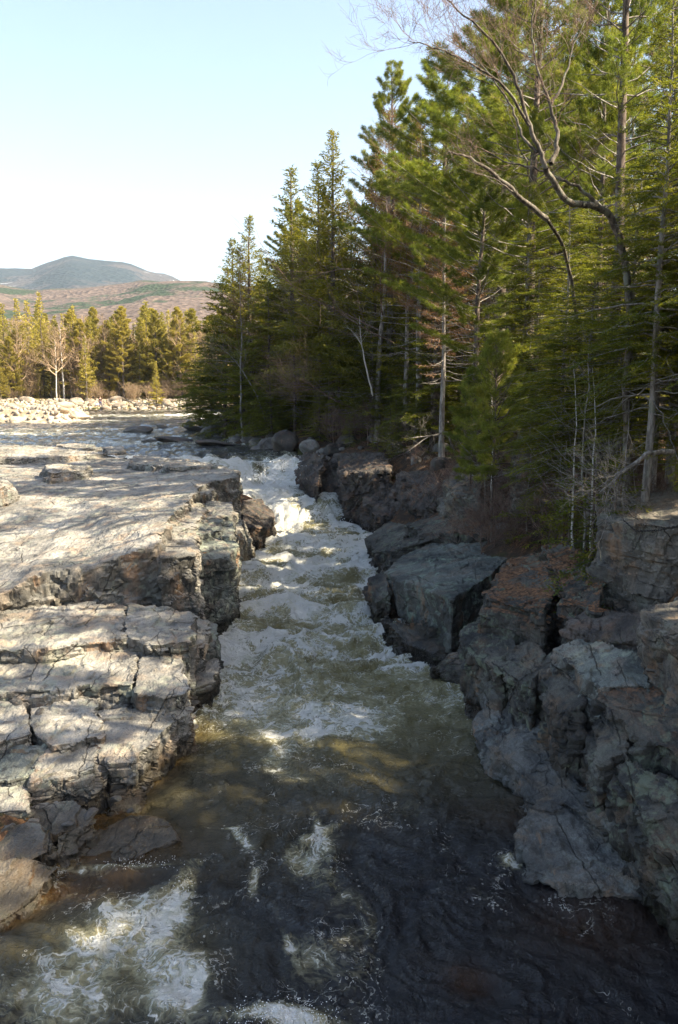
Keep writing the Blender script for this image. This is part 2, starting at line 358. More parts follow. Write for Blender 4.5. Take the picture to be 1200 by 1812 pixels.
foam = np.maximum(foam, (.22+.22*fbm(p*np.array([.06, .2, 1]), 53, 3))*sst(56, 58, wy))
foam += blob(470, 1075, .1, 1.6, .7, .42)+blob(430, 1110, .1, 1.0, .45, .25)+blob(560, 1000, 0, 3, 1.4, .10)
foam += blob(330, 1570, 0, .22, .95, .45, -.2)+blob(250, 1535, 0, .9, .17, .45)+blob(110, 1700, 0, 1.1, 1.0, .36)+blob(260, 1640, 0, .8, .9, .34)+blob(60, 1790, 0, 1.0, .6, .3)+blob(300, 1760, 0, .5, .5, .2)+blob(200, 1590, 0, .9, .35, .15)+blob(200, 1605, 0, .3, .3, .15)+blob(310, 1740, 0, .3, .7, .3)
foam += blob(500, 1808, 0, .8, .22, .62)+blob(425, 1480, 0, .10, .55, .55, .5)+blob(450, 1555, 0, .10, .5, .45)+blob(395, 1462, 0, .5, .09, .42)+blob(560, 1450, 0, .10, .9, .3, .2)+blob(500, 1640, 0, .08, .8, .25, .3)+blob(640, 1300, 0, 1.2, .12, .14)+blob(510, 1300, 0, .6, .10, .16, .3)+blob(350, 1740, 0, .08, .5, .4)
foam += blob(380, 1600, 0, .9, 2.2, .10)+blob(470, 1500, 0, .5, 2.0, .12)+blob(340, 1420, 0, .6, 1.5, .10)
foam += blob(440, 1250, 0, 1.0, 1.5, .12)+blob(600, 1270, 0, 1.3, 1.6, .10)
foam += blob(520, 1330, 0, 1.3, 3.2, .13)+blob(560, 1450, 0, .6, 2.0, .13)+blob(520, 1300, 0, .9, .3, .24)+blob(370, 1395, 0, .4, .3, .14)+blob(590, 1600, 0, .3, 1, .05)
foam += blob(905, 1525, 0, .22, .16, .55)+blob(810, 1208, 0, .3, .15, .35)+blob(870, 1600, 0, .14, 1.0, .16, .5)+blob(1030, 1650, 0, .09, .5, .22, -.5)+blob(760, 1230, 0, .25, .9, .15)+blob(850, 1350, 0, .4, 1.2, .10)
foam += blob(1100, 1780, 0, .1, .4, .25, .7)+blob(160, 1590, 0, .3, .2, -.2)
foam += blob(700, 1150, 0, .7, 2, .12)
for (a, b, c_) in ((300, 735, 9), (230, 738, 8), (360, 733, 6), (170, 735, 6)):
    foam += blob(a, b, 3.5, c_, 6, .22)
calmr = sst(-.2, 1.5, wx-(xr(wy)-2.6))*sst(24, 20, wy)      # slack water under the right wall
foam += (1-mid)*sst(30, 20, wy)*.24*fbm(wp_*np.array([.8, .45, 1]), 55, 4)
col_ = np.minimum(np.abs(wx-xl(wy)), np.abs(xr(wy)-wx)); foam += .22*np.exp(-(col_/.35)**2)*sst(13, 20, wy)*(1-.5*calmr)
foam *= 1-.35*calmr
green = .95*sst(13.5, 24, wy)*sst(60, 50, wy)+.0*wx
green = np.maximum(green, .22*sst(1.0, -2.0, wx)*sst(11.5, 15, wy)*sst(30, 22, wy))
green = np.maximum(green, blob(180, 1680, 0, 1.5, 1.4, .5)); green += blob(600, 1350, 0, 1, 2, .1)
dl = wx-xl(wy); dr = xr(wy)-wx
shal = np.clip(.85*sst(.9, .0, dl)*(wy < 22)+.15*sst(1.6, .2, dr)*(wy < 16)+blob(230, 1490, 0, 1.0, .7, .75)+blob(1060, 1640, 0, 1.1, .9, .25)+blob(160, 1560, 0, .9, .4, .45)+blob(830, 1740, 0, .3, .3, .3), 0, 1)
rgh = np.clip(.3+.7*mid+fall, 0, 1)*(1-.4*calmr)
keep = ((wx > xl(wy)-2.2) & (wx < xr(wy)+2.0)).reshape(D.shape)
shore = np.interp(wx, [-80, -60, -45, -30, -18, 0], [140, 146, 152, 150, 148, 150]).reshape(D.shape)
keep &= D < shore+1.5
F = gridfaces(*D.shape); kf = keep.ravel()[F].any(1); F = F[kf]
used = np.unique(F); mp_ = np.full(len(wx), -1); mp_[used] = np.arange(len(used)); F = mp_[F]
me = mesh_np('river', np.stack([wx, wy, wz], 1)[used], F)
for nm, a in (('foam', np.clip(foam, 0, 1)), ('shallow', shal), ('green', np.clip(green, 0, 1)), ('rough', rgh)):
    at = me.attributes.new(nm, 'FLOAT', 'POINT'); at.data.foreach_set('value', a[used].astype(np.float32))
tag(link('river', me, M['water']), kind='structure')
# flying drops thrown up by the falls and the breaking crests
def spray(n, cx, cy, cz, sx, sy, sz, r0, r1):
    return np.stack([rng.normal(cx, sx, n), rng.normal(cy, sy, n), cz+np.abs(rng.normal(0, sz, n))], 1), rng.uniform(r0, r1, n)
oct_ = np.array([[1, 0, 0], [-1, 0, 0], [0, 1, 0], [0, -1, 0], [0, 0, 1], [0, 0, -1]], float)
of_ = np.array([[0, 2, 4], [2, 1, 4], [1, 3, 4], [3, 0, 4], [2, 0, 5], [1, 2, 5], [3, 1, 5], [0, 3, 5]])
cs = []; rs = []
for (n_, a, b, z, sx, sy, sz, r0, r1) in ((700, 520, 905, .5, 1.0, .8, .35, .01, .04), (500, 470, 850, 2.2, .8, .8, .3, .01, .035), (450, 500, 830, 2.9, .5, .6, .3, .01, .035), (350, 570, 925, .2, 1.2, .5, .3, .01, .04),
        (260, 470, 1068, .4, .8, .3, .12, .006, .02), (420, 500, 1806, .2, .35, .12, .09, .003, .010), (160, 320, 1570, .1, .12, .35, .05, .003, .008), (120, 255, 1530, .12, .35, .08, .05, .003, .008)):
    c = pz(a, b, z); q, r_ = spray(n_, c[0], c[1], z, sx, sy, sz, r0, r1); cs.append(q); rs.append(r_)
cs = np.concatenate(cs); rs = np.concatenate(rs)
Vd = (cs[:, None]+oct_[None]*rs[:, None, None]).reshape(-1, 3); Fd = (of_[None]+6*np.arange(len(cs))[:, None, None]).reshape(-1, 3)
nf = N('white_drops'); M['drops'] = nf.done(nf.bsdf((.85, .86, .86), .4))
tag(link('water_spray', mesh_np('water_spray', Vd, Fd), M['drops']), 'white drops of spray thrown up over the foaming falls', 'spray', kind='stuff')

# ------------------------------------------------------------------ rocks
JR = .12
def bricks(q, size, seed):
    c, s = math.cos(JR), math.sin(JR)
    u = (q[:, 0]*c+q[:, 1]*s)/size[0]; v = (-q[:, 0]*s+q[:, 1]*c)/size[1]; w = q[:, 2]/size[2]
    iw = np.floor(w); o = _h(iw, iw*0, iw*0, seed); v2 = v+o*.9; iv = np.floor(v2); u2 = u+_h(iv, iw, iw*0, seed+1)*.9; iu = np.floor(u2)
    r = _h(iu, iv, iw, seed+2)*2-1
    e = np.minimum.reduce([np.abs(u2-iu-.5)*-1*size[0]+.5*size[0], np.abs(v2-iv-.5)*-1*size[1]+.5*size[1], np.abs(w-iw-.5)*-1*size[2]+.5*size[2]])
    return r, e
def facets(P, size, seed):
    q = P/np.asarray(size); i = np.floor(q).astype(np.int64); best = np.full(len(q), 9e9); b2 = np.full(len(q), 9e9); val = np.zeros(len(q))
    for dx in (-1, 0, 1):
        for dy in (-1, 0, 1):
            for dz in (-1, 0, 1):
                a, b_, c_ = i[:, 0]+dx, i[:, 1]+dy, i[:, 2]+dz; h = [_h(a, b_, c_, seed+k) for k in range(6)]
                ex, ey, ez = q[:, 0]-a-h[0], q[:, 1]-b_-h[1], q[:, 2]-c_-h[2]; d = ex*ex+ey*ey+ez*ez; m = d < best
                b2 = np.where(m, best, np.minimum(b2, d)); best = np.where(m, d, best)
                val = np.where(m, (h[3]-.5)*ex+(h[4]-.5)*ey+(h[5]-.5)*ez*1.3+(h[3]+h[4]-1)*.25, val)
    return val, np.sqrt(b2)-np.sqrt(best)
def weather(V, Nn, seed, blk=.09, top=.05, size=(1.1, 1.2, .6), nz=.045, fac=1.0):
    q = V+.16*np.stack([fbm(V*.9, 71, 3), fbm(V*.9, 72, 3), fbm(V*.9, 73, 3)], 1)
    side = np.clip(1.25-np.abs(Nn[:, 2])*1.4, 0, 1); tp = np.clip(Nn[:, 2]*1.3-.3, 0, 1)
    r, e = bricks(q, size, seed); r2, e2 = bricks(q, tuple(s*.42 for s in size), seed+9)
    d = side*(r*blk+r2*blk*.5)-side*(.03*sst(.04, 0, e)+.012*sst(.03, 0, e2))
    r3, e3 = bricks(q*np.array([1, 1, 0]), (size[0]*2.3, size[1]*1.7, 1), seed+5)
    d += tp*(r3*top*.7-.03*sst(.04, 0, np.minimum(e3, 9)))
    f = fbm(V*np.array([.42, .2, .5]), seed+3, 5, .55)*2.4+V[:, 2]*2; fr = f-np.floor(f)
    d += tp*top*(np.floor(f)*0+sst(.0, .12, fr)-fr)*1.2
    v1, e1 = facets(q, (.85, .7, .5), seed+21); v2, _ = facets(q, (.3, .26, .2), seed+31)
    d += (v1*.22*fac+v2*.07*fac)*(.10+.90*side)-.02*sst(.07, 0, e1)*side
    d += nz*fbm(V*1.3, seed+4, 4, .55)+nz*.25*fbm(V*7, seed+6, 2)
    return V+Nn*d[:, None]
def remesh(me, vox):
    o = bpy.data.objects.new('tmp', me); COL.objects.link(o)
    m = o.modifiers.new('r', 'REMESH'); m.mode = 'VOXEL'; m.voxel_size = vox
    dg = bpy.context.evaluated_depsgraph_get(); r = bpy.data.meshes.new_from_object(o.evaluated_get(dg))
    bpy.data.objects.remove(o); return r
def block(name, pts, zb, label, cat='rock', mat='granite', vox=.06, flare=.06, seed=None, group=None, blk=.09, top=.05, size=(1.1, 1.2, .6), nz=.045, px=True, fac=1.0):
    P = [Vector(pz(*q)) if px else Vector(q) for q in pts]
    seed = seed if seed is not None else (len(bpy.data.objects)*17) % 1000
    rj = random.Random(seed); Q = []; cen = sum(P, Vector())/len(P)
    for i_, p in enumerate(P):      # ragged, notched outline
        nx = P[(i_+1) % len(P)]; e = nx-p; k_ = max(1, min(14, int(e.length/.42))); per = Vector((-e.y, e.x, 0)).normalized(); off = 0
        for j_ in range(k_):
            if j_ and rj.random() < .6: off = rj.uniform(-1, 1)*min(.13, .05+e.length*.02)
            if k_ > 1 and j_: Q.append(p+e*(j_/k_-.12/k_)+per*off*.6); Q.append(p+e*(j_/k_)+per*off)
            else: Q.append(p)
    P = Q
    bm = bmesh.new(); T = [bm.verts.new(q) for q in P]; B = []
    for q in P:
        d = (q-cen); d.z = 0; d.normalize(); B.append(bm.verts.new((q.x+d.x*flare*(q.z-zb), q.y+d.y*flare*(q.z-zb), zb)))
    ct = bm.verts.new(cen); cb = bm.verts.new((cen.x, cen.y, zb)); n = len(P)
    for i in range(n):
        j = (i+1) % n
        bm.faces.new((T[i], T[j], ct)); bm.faces.new((B[j], B[i], cb)); bm.faces.new((T[i], B[i], B[j], T[j]))
    bmesh.ops.recalc_face_normals(bm, faces=bm.faces)
    me = bpy.data.meshes.new(name); bm.to_mesh(me); bm.free()
    r = remesh(me, vox*.85); bpy.data.meshes.remove(me)
    n = len(r.vertices); Vv = np.empty(n*3, np.float32); r.vertices.foreach_get('co', Vv); Vv = Vv.reshape(-1, 3).astype(float)
    Nn = np.empty(n*3, np.float32); r.vertices.foreach_get('normal', Nn); Nn = Nn.reshape(-1, 3).astype(float)
    Vv = weather(Vv, Nn, seed, blk, top, size, nz, fac)
    org = np.array([cen.x, cen.y, zb]); Vv -= org
    r.vertices.foreach_set('co', Vv.astype(np.float32).ravel()); r.update()
    r.polygons.foreach_set('use_smooth', np.zeros(len(r.polygons), bool)); r.name = name
    o = link(name, r, M[mat], loc=org); tag(o, label, cat, group); return o

g_l = 'granite ledges of the left bank'
block('rock_ledge', [(-140, 792, 3.5), (120, 796, 3.5), (230, 802, 3.45), (330, 814, 3.5), (352, 868, 3.65), (300, 915, 3.6), (283, 958, 3.57), (165, 1000, 2.95), (85, 1008, 2.85), (50, 1022, 2.77), (10, 1048, 2.5), (-140, 1085, 2.4)], -.5,
      'broad pale sloping granite slab, the largest of the left bank, sunlit with long cracks', 'rock ledge', vox=.085, group=g_l, top=.03, blk=.10, size=(1.6, 1.3, 1.0), nz=.04, flare=.02)
LB = [
 ([(326, 812, 3.5), (395, 824, 3.65), (423, 832, 3.65), (421, 843, 3.65), (372, 850, 3.65), (345, 868, 3.6)], 'square granite corner block at the far end of the left slab, above the falls', .08, 'granite'),
 ([(350, 850, 3.45), (372, 846, 3.45), (382, 868, 3.25), (352, 878, 3.4)], 'small stepped block between the left slab and its far corner block', .06, 'granite'),
 ([(366, 886, 3.05), (412, 888, 3.05), (414, 912, 3.0), (366, 918, 3.0)], 'squared block with flat top at the river edge below the corner block', .06, 'granite'),
 ([(300, 905, 3.3), (352, 888, 3.25), (366, 905, 3.15), (345, 930, 3.1), (304, 945, 3.15)], 'notched block with a rust tinted hollow on the edge of the left slab', .06, 'granite'),
 ([(330, 925, 3.0), (390, 905, 3.0), (390, 938, 2.9), (338, 948, 3.0)], 'cracked block with overhanging lip in the middle of the left cliff', .055, 'granite_lichen'),
 ([(388, 922, 2.8), (413, 922, 2.8), (412, 948, 2.7), (390, 950, 2.75)], 'narrow squared block at the outer edge of the left cliff top', .055, 'granite_lichen'),
 ([(283, 940, 3.15), (345, 942, 3.05), (347, 984, 3.05), (283, 989, 3.15)], 'tall rectangular column of granite split by a vertical crack in the left cliff', .05, 'granite'),
 ([(344, 948, 2.75), (414, 944, 2.6), (409, 984, 2.4), (346, 991, 2.6)], 'dark lichen covered pillar dropping to the rapids on the left', .05, 'granite_lichen'),
 ([(428, 886, 1.9), (462, 884, 1.8), (484, 905, 1.3), (478, 935, .8), (430, 930, 1.4)], 'dark rounded outcrop at the foot of the falls left of the white water', .06, 'dark_rock'),
 ([(408, 920, 1.9), (432, 918, 1.9), (446, 950, 1.0), (442, 962, .8), (404, 950, 1.7)], 'brown buttress of rock beside the foam under the far corner block', .06, 'granite'),
 ([(-140, 1078, 1.9), (150, 1066, 1.95), (221, 1070, 1.9), (222, 1125, 1.85), (180, 1137, 1.8), (80, 1148, 1.85), (-140, 1165, 1.8)], 'long flat ledge directly under the vertical face of the left slab', .05, 'granite'),
 ([(226, 1068, 1.9), (345, 1083, 1.85), (338, 1134, 1.8), (270, 1141, 1.8), (227, 1127, 1.85)], 'flat ledge with a dappled top beside the tall split column', .05, 'granite'),
 ([(347, 1090, 1.55), (366, 1097, 1.5), (364, 1146, 1.3), (344, 1146, 1.35)], 'upright sliver of rock standing off the end of the upper ledge', .04, 'granite'),
 ([(367, 1098, 1.2), (387, 1104, 1.1), (380, 1152, .9), (366, 1152, .95)], 'low upright splinter of rock nearest the foot of the dark pillar', .04, 'granite_lichen'),
 ([(-140, 1172, 1.5), (80, 1160, 1.55), (222, 1145, 1.55), (243, 1152, 1.5), (234, 1211, 1.45), (80, 1221, 1.45), (-140, 1235, 1.4)], 'long flat middle ledge with a broken front lip', .045, 'granite'),
 ([(247, 1152, 1.5), (323, 1145, 1.45), (329, 1226, 1.4), (290, 1236, 1.4), (237, 1226, 1.42)], 'squarish cracked ledge at the river end of the middle ledge', .045, 'granite'),
 ([(344, 1165, .75), (382, 1163, .7), (381, 1207, .6), (346, 1216, .6)], 'low dark block with a flat sunlit top standing in the river edge', .04, 'granite'),
 ([(-140, 1236, 1.2), (25, 1224, 1.25), (48, 1250, 1.22), (56, 1298, 1.15), (0, 1314, 1.15), (-140, 1330, 1.1)], 'rounded slab at the left picture edge below the middle ledge', .04, 'granite'),
 ([(54, 1252, 1.18), (158, 1230, 1.2), (178, 1288, 1.12), (177, 1303, 1.1), (92, 1317, 1.1), (60, 1300, 1.12)], 'smooth square slab between the edge slab and the sunlit wedge block', .04, 'granite'),
 ([(168, 1254, 1.08), (322, 1248, 1.0), (328, 1258, .98), (290, 1292, .95), (236, 1348, .9), (190, 1348, .9), (176, 1300, 1.0)], 'sunlit wedge shaped block with orange brown side over the river bend', .04, 'granite'),
 ([(-140, 1336, .92), (40, 1322, .95), (88, 1318, .95), (60, 1362, .88), (20, 1378, .85), (-140, 1400, .8)], 'grey green slab at the left picture edge under the rounded slab', .038, 'granite_lichen'),
 ([(58, 1368, .86), (92, 1325, .93), (174, 1322, .92), (164, 1362, .86), (110, 1376, .82), (54, 1384, .82)], 'upright squared block with a tall brown front face at bottom left', .036, 'granite'),
 ([(176, 1330, .8), (196, 1352, .7), (190, 1392, .45), (170, 1420, .25), (152, 1400, .4), (164, 1360, .75)], 'leaning pale splinter against the tall brown faced block', .035, 'granite'),
 ([(-140, 1405, .66), (30, 1384, .72), (46, 1392, .7), (48, 1432, .6), (-140, 1450, .55)], 'broken brown block at the left edge in front of the grey green slab', .036, 'granite'),
 ([(50, 1420, .5), (130, 1415, .5), (168, 1440, .36), (160, 1462, .3), (90, 1475, .3), (44, 1450, .4)], 'jumbled low block under the tall brown faced block', .035, 'granite'),
 ([(-140, 1470, .48), (50, 1452, .5), (92, 1462, .45), (96, 1500, .3), (60, 1520, .28), (-140, 1545, .3)], 'layered low ledge at the lower left', .034, 'granite'),
 ([(100, 1478, .32), (150, 1462, .32), (172, 1466, .2), (134, 1512, .1), (98, 1515, .15)], 'small pale block on the waterline beside the layered low ledge', .032, 'granite'),
 ([(-140, 1560, .35), (40, 1515, .35), (104, 1530, .18), (66, 1584, .06), (0, 1636, .02), (-140, 1740, .02)], 'wet sloping rock toe in the lower left corner', .034, 'granite'),
 ([(188, 1405, .35), (232, 1392, .35), (262, 1400, .2), (240, 1428, .08), (196, 1436, .08)], 'low jagged rock at the waterline under the sunlit wedge block', .032, 'granite'),
]
for i, (pts, lab, vox, mt) in enumerate(LB):
    block('rock_block', pts, -.6 if pts[0][2] > .6 else -.4, lab, 'rock', mt, vox, seed=100+i*31, group=g_l, size=(.9, .9, .5), blk=.085 if vox > .045 else .07, top=.06 if vox > .045 else .05, nz=.03 if vox > .045 else .022, flare=.03 if vox > .05 else .05)
block('half_submerged_rock', [(140, 1528, -.02), (180, 1462, .06), (235, 1440, .12), (300, 1452, .1), (314, 1482, .04), (240, 1518, .0)], -.7, 'smooth half submerged rock awash in brown water left of the whirling foam', 'rock', 'granite', .035, nz=.05, group=g_l, blk=.02, top=.02, flare=.5)
# upper left broken ledges on and behind the big slab
UL = [([(-140, 786, 4.05), (0, 788, 4.0), (95, 790, 3.9), (190, 802, 3.7), (120, 808, 3.7), (-140, 815, 3.8)], 'low brown edged ledge at the far left lying across the slab'),
      ([(100, 786, 3.75), (150, 784, 3.75), (180, 792, 3.65), (130, 796, 3.65)], 'dark low rock ridge at the upstream edge of the slab'),
      ([(186, 790, 3.75), (215, 790, 3.75), (222, 800, 3.6), (190, 802, 3.6)], 'small dark hump beside the shallow rapids at the slab tip'),
      ([(80, 822, 3.85), (160, 822, 3.75), (150, 832, 3.7), (90, 836, 3.75)], 'thin dark edged plate of rock lying on the big slab'),
      ([(-140, 845, 3.9), (-10, 838, 3.85), (20, 856, 3.75), (-20, 868, 3.7), (-140, 872, 3.8)], 'dark shadowed hump at the left edge of the big slab'),
      ([(240, 806, 3.65), (330, 812, 3.75), (385, 824, 3.8), (300, 826, 3.75), (230, 818, 3.7)], 'long dark layered ridge on the slab beside the upper cascade')]
for i, (pts, lab) in enumerate(UL):
    block('rock_plate', pts, 3.0, lab, 'rock', 'granite', .07, seed=900+i*7, group=g_l, size=(1.6, 1.2, .3), flare=.5, top=.06)

g_r = 'granite blocks of the right bank'
RB = [
 ([(680, 1016, 1.45), (700, 988, 1.6), (760, 962, 1.9), (880, 955, 2.4), (908, 970, 2.4), (862, 1020, 2.25), (800, 1060, 2.1), (762, 1042, 1.95)], .35, 'huge angular block with a flat blue grey top on the right bank', .05, 'granite_blue', dict(blk=.04, flare=-.03, size=(3, 3, 1.2), nz=.04, fac=.7)),
 ([(652, 1022, 1.3), (684, 1012, 1.5), (690, 1050, 1.1), (664, 1066, .8)], -.8, 'brownish block at the river side flank of the huge angular block', .05, 'granite_right', {}),
 ([(676, 1086, .75), (760, 1110, .95), (840, 1108, 1.0), (838, 1150, .5), (780, 1165, .35), (716, 1140, .35)], -.8, 'cracked brown base rock beneath the huge angular block', .045, 'granite_right', {}),
 ([(766, 1180, .35), (800, 1150, .8), (832, 1150, .8), (842, 1198, .3), (808, 1212, .1)], -.8, 'small pale rounded rock with black lichen at the waterline', .04, 'granite_lichen', {}),
 ([(690, 975, 1.6), (720, 950, 2.0), (810, 940, 2.6), (830, 955, 2.3), (760, 962, 1.9)], -.8, 'flat pinkish ledge just behind the huge angular block', .06, 'granite_right', {}),
 ([(652, 948, .9), (690, 920, 1.6), (730, 930, 1.7), (700, 975, 1.3), (660, 975, .8)], -.8, 'dark jointed block at the bend of the white water', .06, 'granite_right', {}),
 ([(720, 925, 1.9), (800, 905, 2.7), (900, 915, 3.1), (915, 940, 2.9), (820, 945, 2.5), (745, 945, 2.0)], -.5, 'broken grey ledge below the rock towers', .06, 'granite_right', {}),
 ([(790, 850, 3.9), (806, 822, 4.35), (848, 818, 4.4), (856, 850, 4.2), (850, 880, 3.6), (792, 872, 3.6)], 1.5, 'pale rock tower with vertical grooves under the trees', .06, 'cliff', {}),
 ([(778, 880, 3.1), (850, 874, 3.4), (862, 900, 3.1), (784, 902, 2.8)], 1.0, 'low pale grooved step at the foot of the rock tower', .06, 'cliff', {}),
 ([(908, 798, 5.4), (995, 790, 5.6), (1000, 815, 5.4), (912, 820, 5.3)], 3.2, 'pale cliff band half hidden behind saplings under the forest edge', .06, 'cliff', {}),
 ([(820, 1112, 1.9), (852, 1088, 2.1), (905, 1106, 2.1), (912, 1160, 1.85), (884, 1192, 1.6), (832, 1160, 1.55)], -.8, 'tall craggy block to the right of the waterline rock', .045, 'granite_right', {}),
 ([(846, 1085, 2.4), (900, 1040, 2.6), (930, 1060, 2.7), (945, 1105, 2.4), (900, 1120, 2.1)], .2, 'jointed rib of rock running up toward the huge block', .045, 'granite_right', {}),
 ([(896, 1158, 1.9), (940, 1128, 2.1), (965, 1160, 2.1), (942, 1205, 1.85), (900, 1200, 1.6)], -.3, 'narrow cracked pillar block at the far end of the right wall', .045, 'granite_right', {}),
 ([(945, 1172, 1.95), (985, 1150, 2.2), (1048, 1200, 2.2), (1030, 1248, 2.05), (985, 1262, 1.8)], -.3, 'big layered block with a smooth pale front in the right wall', .042, 'granite_right', {}),
 ([(1030, 1262, 1.75), (1052, 1245, 2.0), (1120, 1270, 2.1), (1110, 1330, 1.85), (1062, 1350, 1.65)], -.3, 'reddish fronted block in the middle of the right wall', .04, 'granite_right', {}),
 ([(1085, 1372, 1.5), (1110, 1345, 1.75), (1190, 1375, 1.85), (1215, 1440, 1.6), (1150, 1455, 1.4)], -.3, 'brown fronted block with a frosted grey cap near the right edge', .036, 'granite_right', {}),
 ([(1150, 1462, 1.3), (1200, 1435, 1.6), (1330, 1480, 1.6), (1330, 1600, 1.3), (1210, 1545, 1.2)], -.3, 'dark corner block at the right edge of the picture, lowest in the wall', .034, 'granite_right', {}),
 ([(975, 1150, 2.45), (1040, 1125, 2.8), (1140, 1160, 2.9), (1150, 1215, 2.6), (1060, 1215, 2.4)], .5, 'green tinged domed ledge behind the wall', .045, 'granite_lichen', {}),
 ([(1060, 1225, 2.3), (1150, 1200, 2.6), (1260, 1260, 2.7), (1230, 1345, 2.2), (1130, 1305, 2.1)], .5, 'dark layered ledge stepping up from the reddish fronted block', .042, 'granite_right', {}),
 ([(1000, 1100, 2.9), (1040, 1075, 3.1), (1130, 1085, 3.4), (1170, 1130, 3.2), (1080, 1140, 2.8)], 1, 'smooth blackish hump of rock below the tall right cliff', .045, 'dark_rock', {}),
 ([(860, 1060, 2.7), (905, 985, 3.0), (960, 975, 3.2), (1000, 1020, 3.2), (960, 1085, 2.8)], 1, 'leaf strewn rock shoulder right of the huge angular block', .05, 'granite_right', {}),
 ([(960, 965, 3.5), (1010, 960, 3.7), (1070, 1010, 3.7), (1060, 1080, 3.2), (1000, 1060, 3.1)], 1.4, 'jointed dark outcrop in the leaf litter', .05, 'granite_right', {}),
]
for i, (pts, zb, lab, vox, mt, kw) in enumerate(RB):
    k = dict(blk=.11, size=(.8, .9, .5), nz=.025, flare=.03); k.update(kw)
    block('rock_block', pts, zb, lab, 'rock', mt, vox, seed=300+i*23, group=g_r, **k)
block('low_rock_shelf', [(868, 1216, .95), (838, 1290, .42), (872, 1335, .40), (922, 1372, .36), (949, 1425, .32), (910, 1478, .26), (935, 1535, .17), (1010, 1570, .13), (1100, 1585, .13), (1210, 1600, .16), (1260, 1560, .7), (1130, 1500, .75), (1025, 1378, .75), (940, 1245, .95)], -.8,
      'low smooth grey shelf awash along the foot of the right wall', 'rock ledge', 'shelf', .036, seed=77, group=g_r, blk=.05, top=.07, nz=.10, flare=.25, fac=1.3)
block('submerged_rock', [(960, 1560, -.20), (1090, 1575, -.18), (1230, 1600, -.12), (1280, 1720, -.35), (1120, 1720, -.4), (1000, 1650, -.4)], -1.2, 'drowned brown rock shelf seen through the water at lower right', 'rock', 'granite_right', .05, seed=78, nz=.09, flare=.4)
block('rock_cliff', [(6.0, 19.8, 4.9), (6.9, 18.3, 5.0), (9.0, 17.4, 5.2), (12, 17.5, 5.5), (12, 21, 5.6), (8, 22, 5.4), (6.6, 21.2, 5.2)], 1.5, 'tall pale vertical cliff with rusty streaks hung with a dark chain under the forest edge', 'cliff', 'cliff', .05, seed=5, px=False, group=g_r, size=(1.2, 1.2, 1.4), blk=.06, flare=.04)
block('rock_cliff', [(5.75, 16.0, 3.75), (5.9, 13.6, 3.9), (7.5, 11.5, 4.3), (10, 12, 4.5), (10, 16, 4.5), (7, 16.6, 4.0)], .4, 'near pale lichen spotted cliff corner cut by the right edge of the picture', 'cliff', 'cliff', .045, seed=6, px=False, group=g_r, size=(2, 2, 1.6), blk=.05, flare=.09)
# dark crags beside the falls
g_d = 'dark crags right of the falls'
DK = [([(512, 812, 3.0), (545, 800, 3.6), (575, 805, 3.7), (560, 860, 2.2), (530, 850, 2.0)], 'dark crag closest to the lip of the falls'),
      ([(548, 868, 1.6), (580, 820, 3.1), (630, 825, 3.3), (628, 890, 1.2), (590, 900, .7)], 'dark crag overhanging the foam at the foot of the falls'),
      ([(626, 900, .9), (640, 850, 2.6), (700, 850, 2.9), (700, 905, 1.4), (660, 925, .7)], 'dark crag downstream of the falls at the gorge bend'),
      ([(640, 865, 2.2), (665, 868, 2.1), (716, 880, 1.9), (715, 905, 1.4), (665, 915, 1.1)], 'reddish brown rock lump in front of the dark crags'),
      ([(700, 835, 3.3), (770, 830, 3.6), (785, 870, 2.9), (760, 905, 1.9), (705, 890, 1.8)], 'dark jointed crag left of the pale rock tower'),
      ([(600, 800, 3.8), (680, 800, 4.0), (690, 835, 3.3), (610, 835, 3.1)], 'shaded upper crag below the hemlocks')]
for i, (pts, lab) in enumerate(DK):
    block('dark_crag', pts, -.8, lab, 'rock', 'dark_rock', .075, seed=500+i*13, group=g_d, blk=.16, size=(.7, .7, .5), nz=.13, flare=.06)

# boulders: facetted prototypes
def boulder_mesh(seed, sub=4):
    bm = bmesh.new(); bmesh.ops.create_icosphere(bm, subdivisions=sub, radius=1); rg = random.Random(seed)
    Vv = np.array([v.co[:] for v in bm.verts])
    for k in range(9):
        d = np.array([rg.gauss(0, 1) for _ in range(3)]); d /= np.linalg.norm(d); h = rg.uniform(.55, .85)
        t = Vv@d; Vv -= np.outer(np.clip(t-h, 0, 9)*.92, d)
    Vv *= np.array([1.15, .95, .8])
    Vv *= (1+.06*fbm(Vv*1.5+seed, seed, 3)+.02*fbm(Vv*6+seed, seed, 2))[:, None]
    for v, q in zip(bm.verts, Vv): v.co = q
    me = bpy.data.meshes.new('boulder'); bm.to_mesh(me); bm.free(); me.polygons.foreach_set('use_smooth', np.ones(len(me.polygons), bool)); return me
BM = [boulder_mesh(s) for s in range(6)]; BS = [boulder_mesh(s+20, 2) for s in range(5)]
BMp = [m.copy() for m in BS]; BMd = [m.copy() for m in BM]
for m in BM: m.materials.append(M['boulder'])
for m in BS: m.materials.append(M['boulder'])
for m in BMp: m.materials.append(M['boulder_pale'])
for m in BMd: m.materials.append(M['dark_rock'])
def boulder(ms, x, y, z, s, label, group=None, sc=(1, 1, 1)):
    o = link('boulder', random.choice(ms)); o.location = (x, y, z); o.scale = (s*sc[0], s*sc[1], s*sc[2]); o.rotation_euler = (random.uniform(-.3, .3), random.uniform(-.3, .3), random.uniform(0, 6.3))
    return tag(o, label, 'boulder', group)
def bpx(ms, px, py, z, wpx, label, sc=(1, 1, 1), group=None, sink=.25):
    c = pz(px, py, z); s = wpx/2/FPX*c[1]; return boulder(ms, c[0], c[1], z+s*sc[2]*(.6-sink), s, label, group, sc)
bpx(BMd, 505, 800, 3.3, 50, 'big pointed grey boulder standing at the right lip of the falls', (1, 1, 1.4))
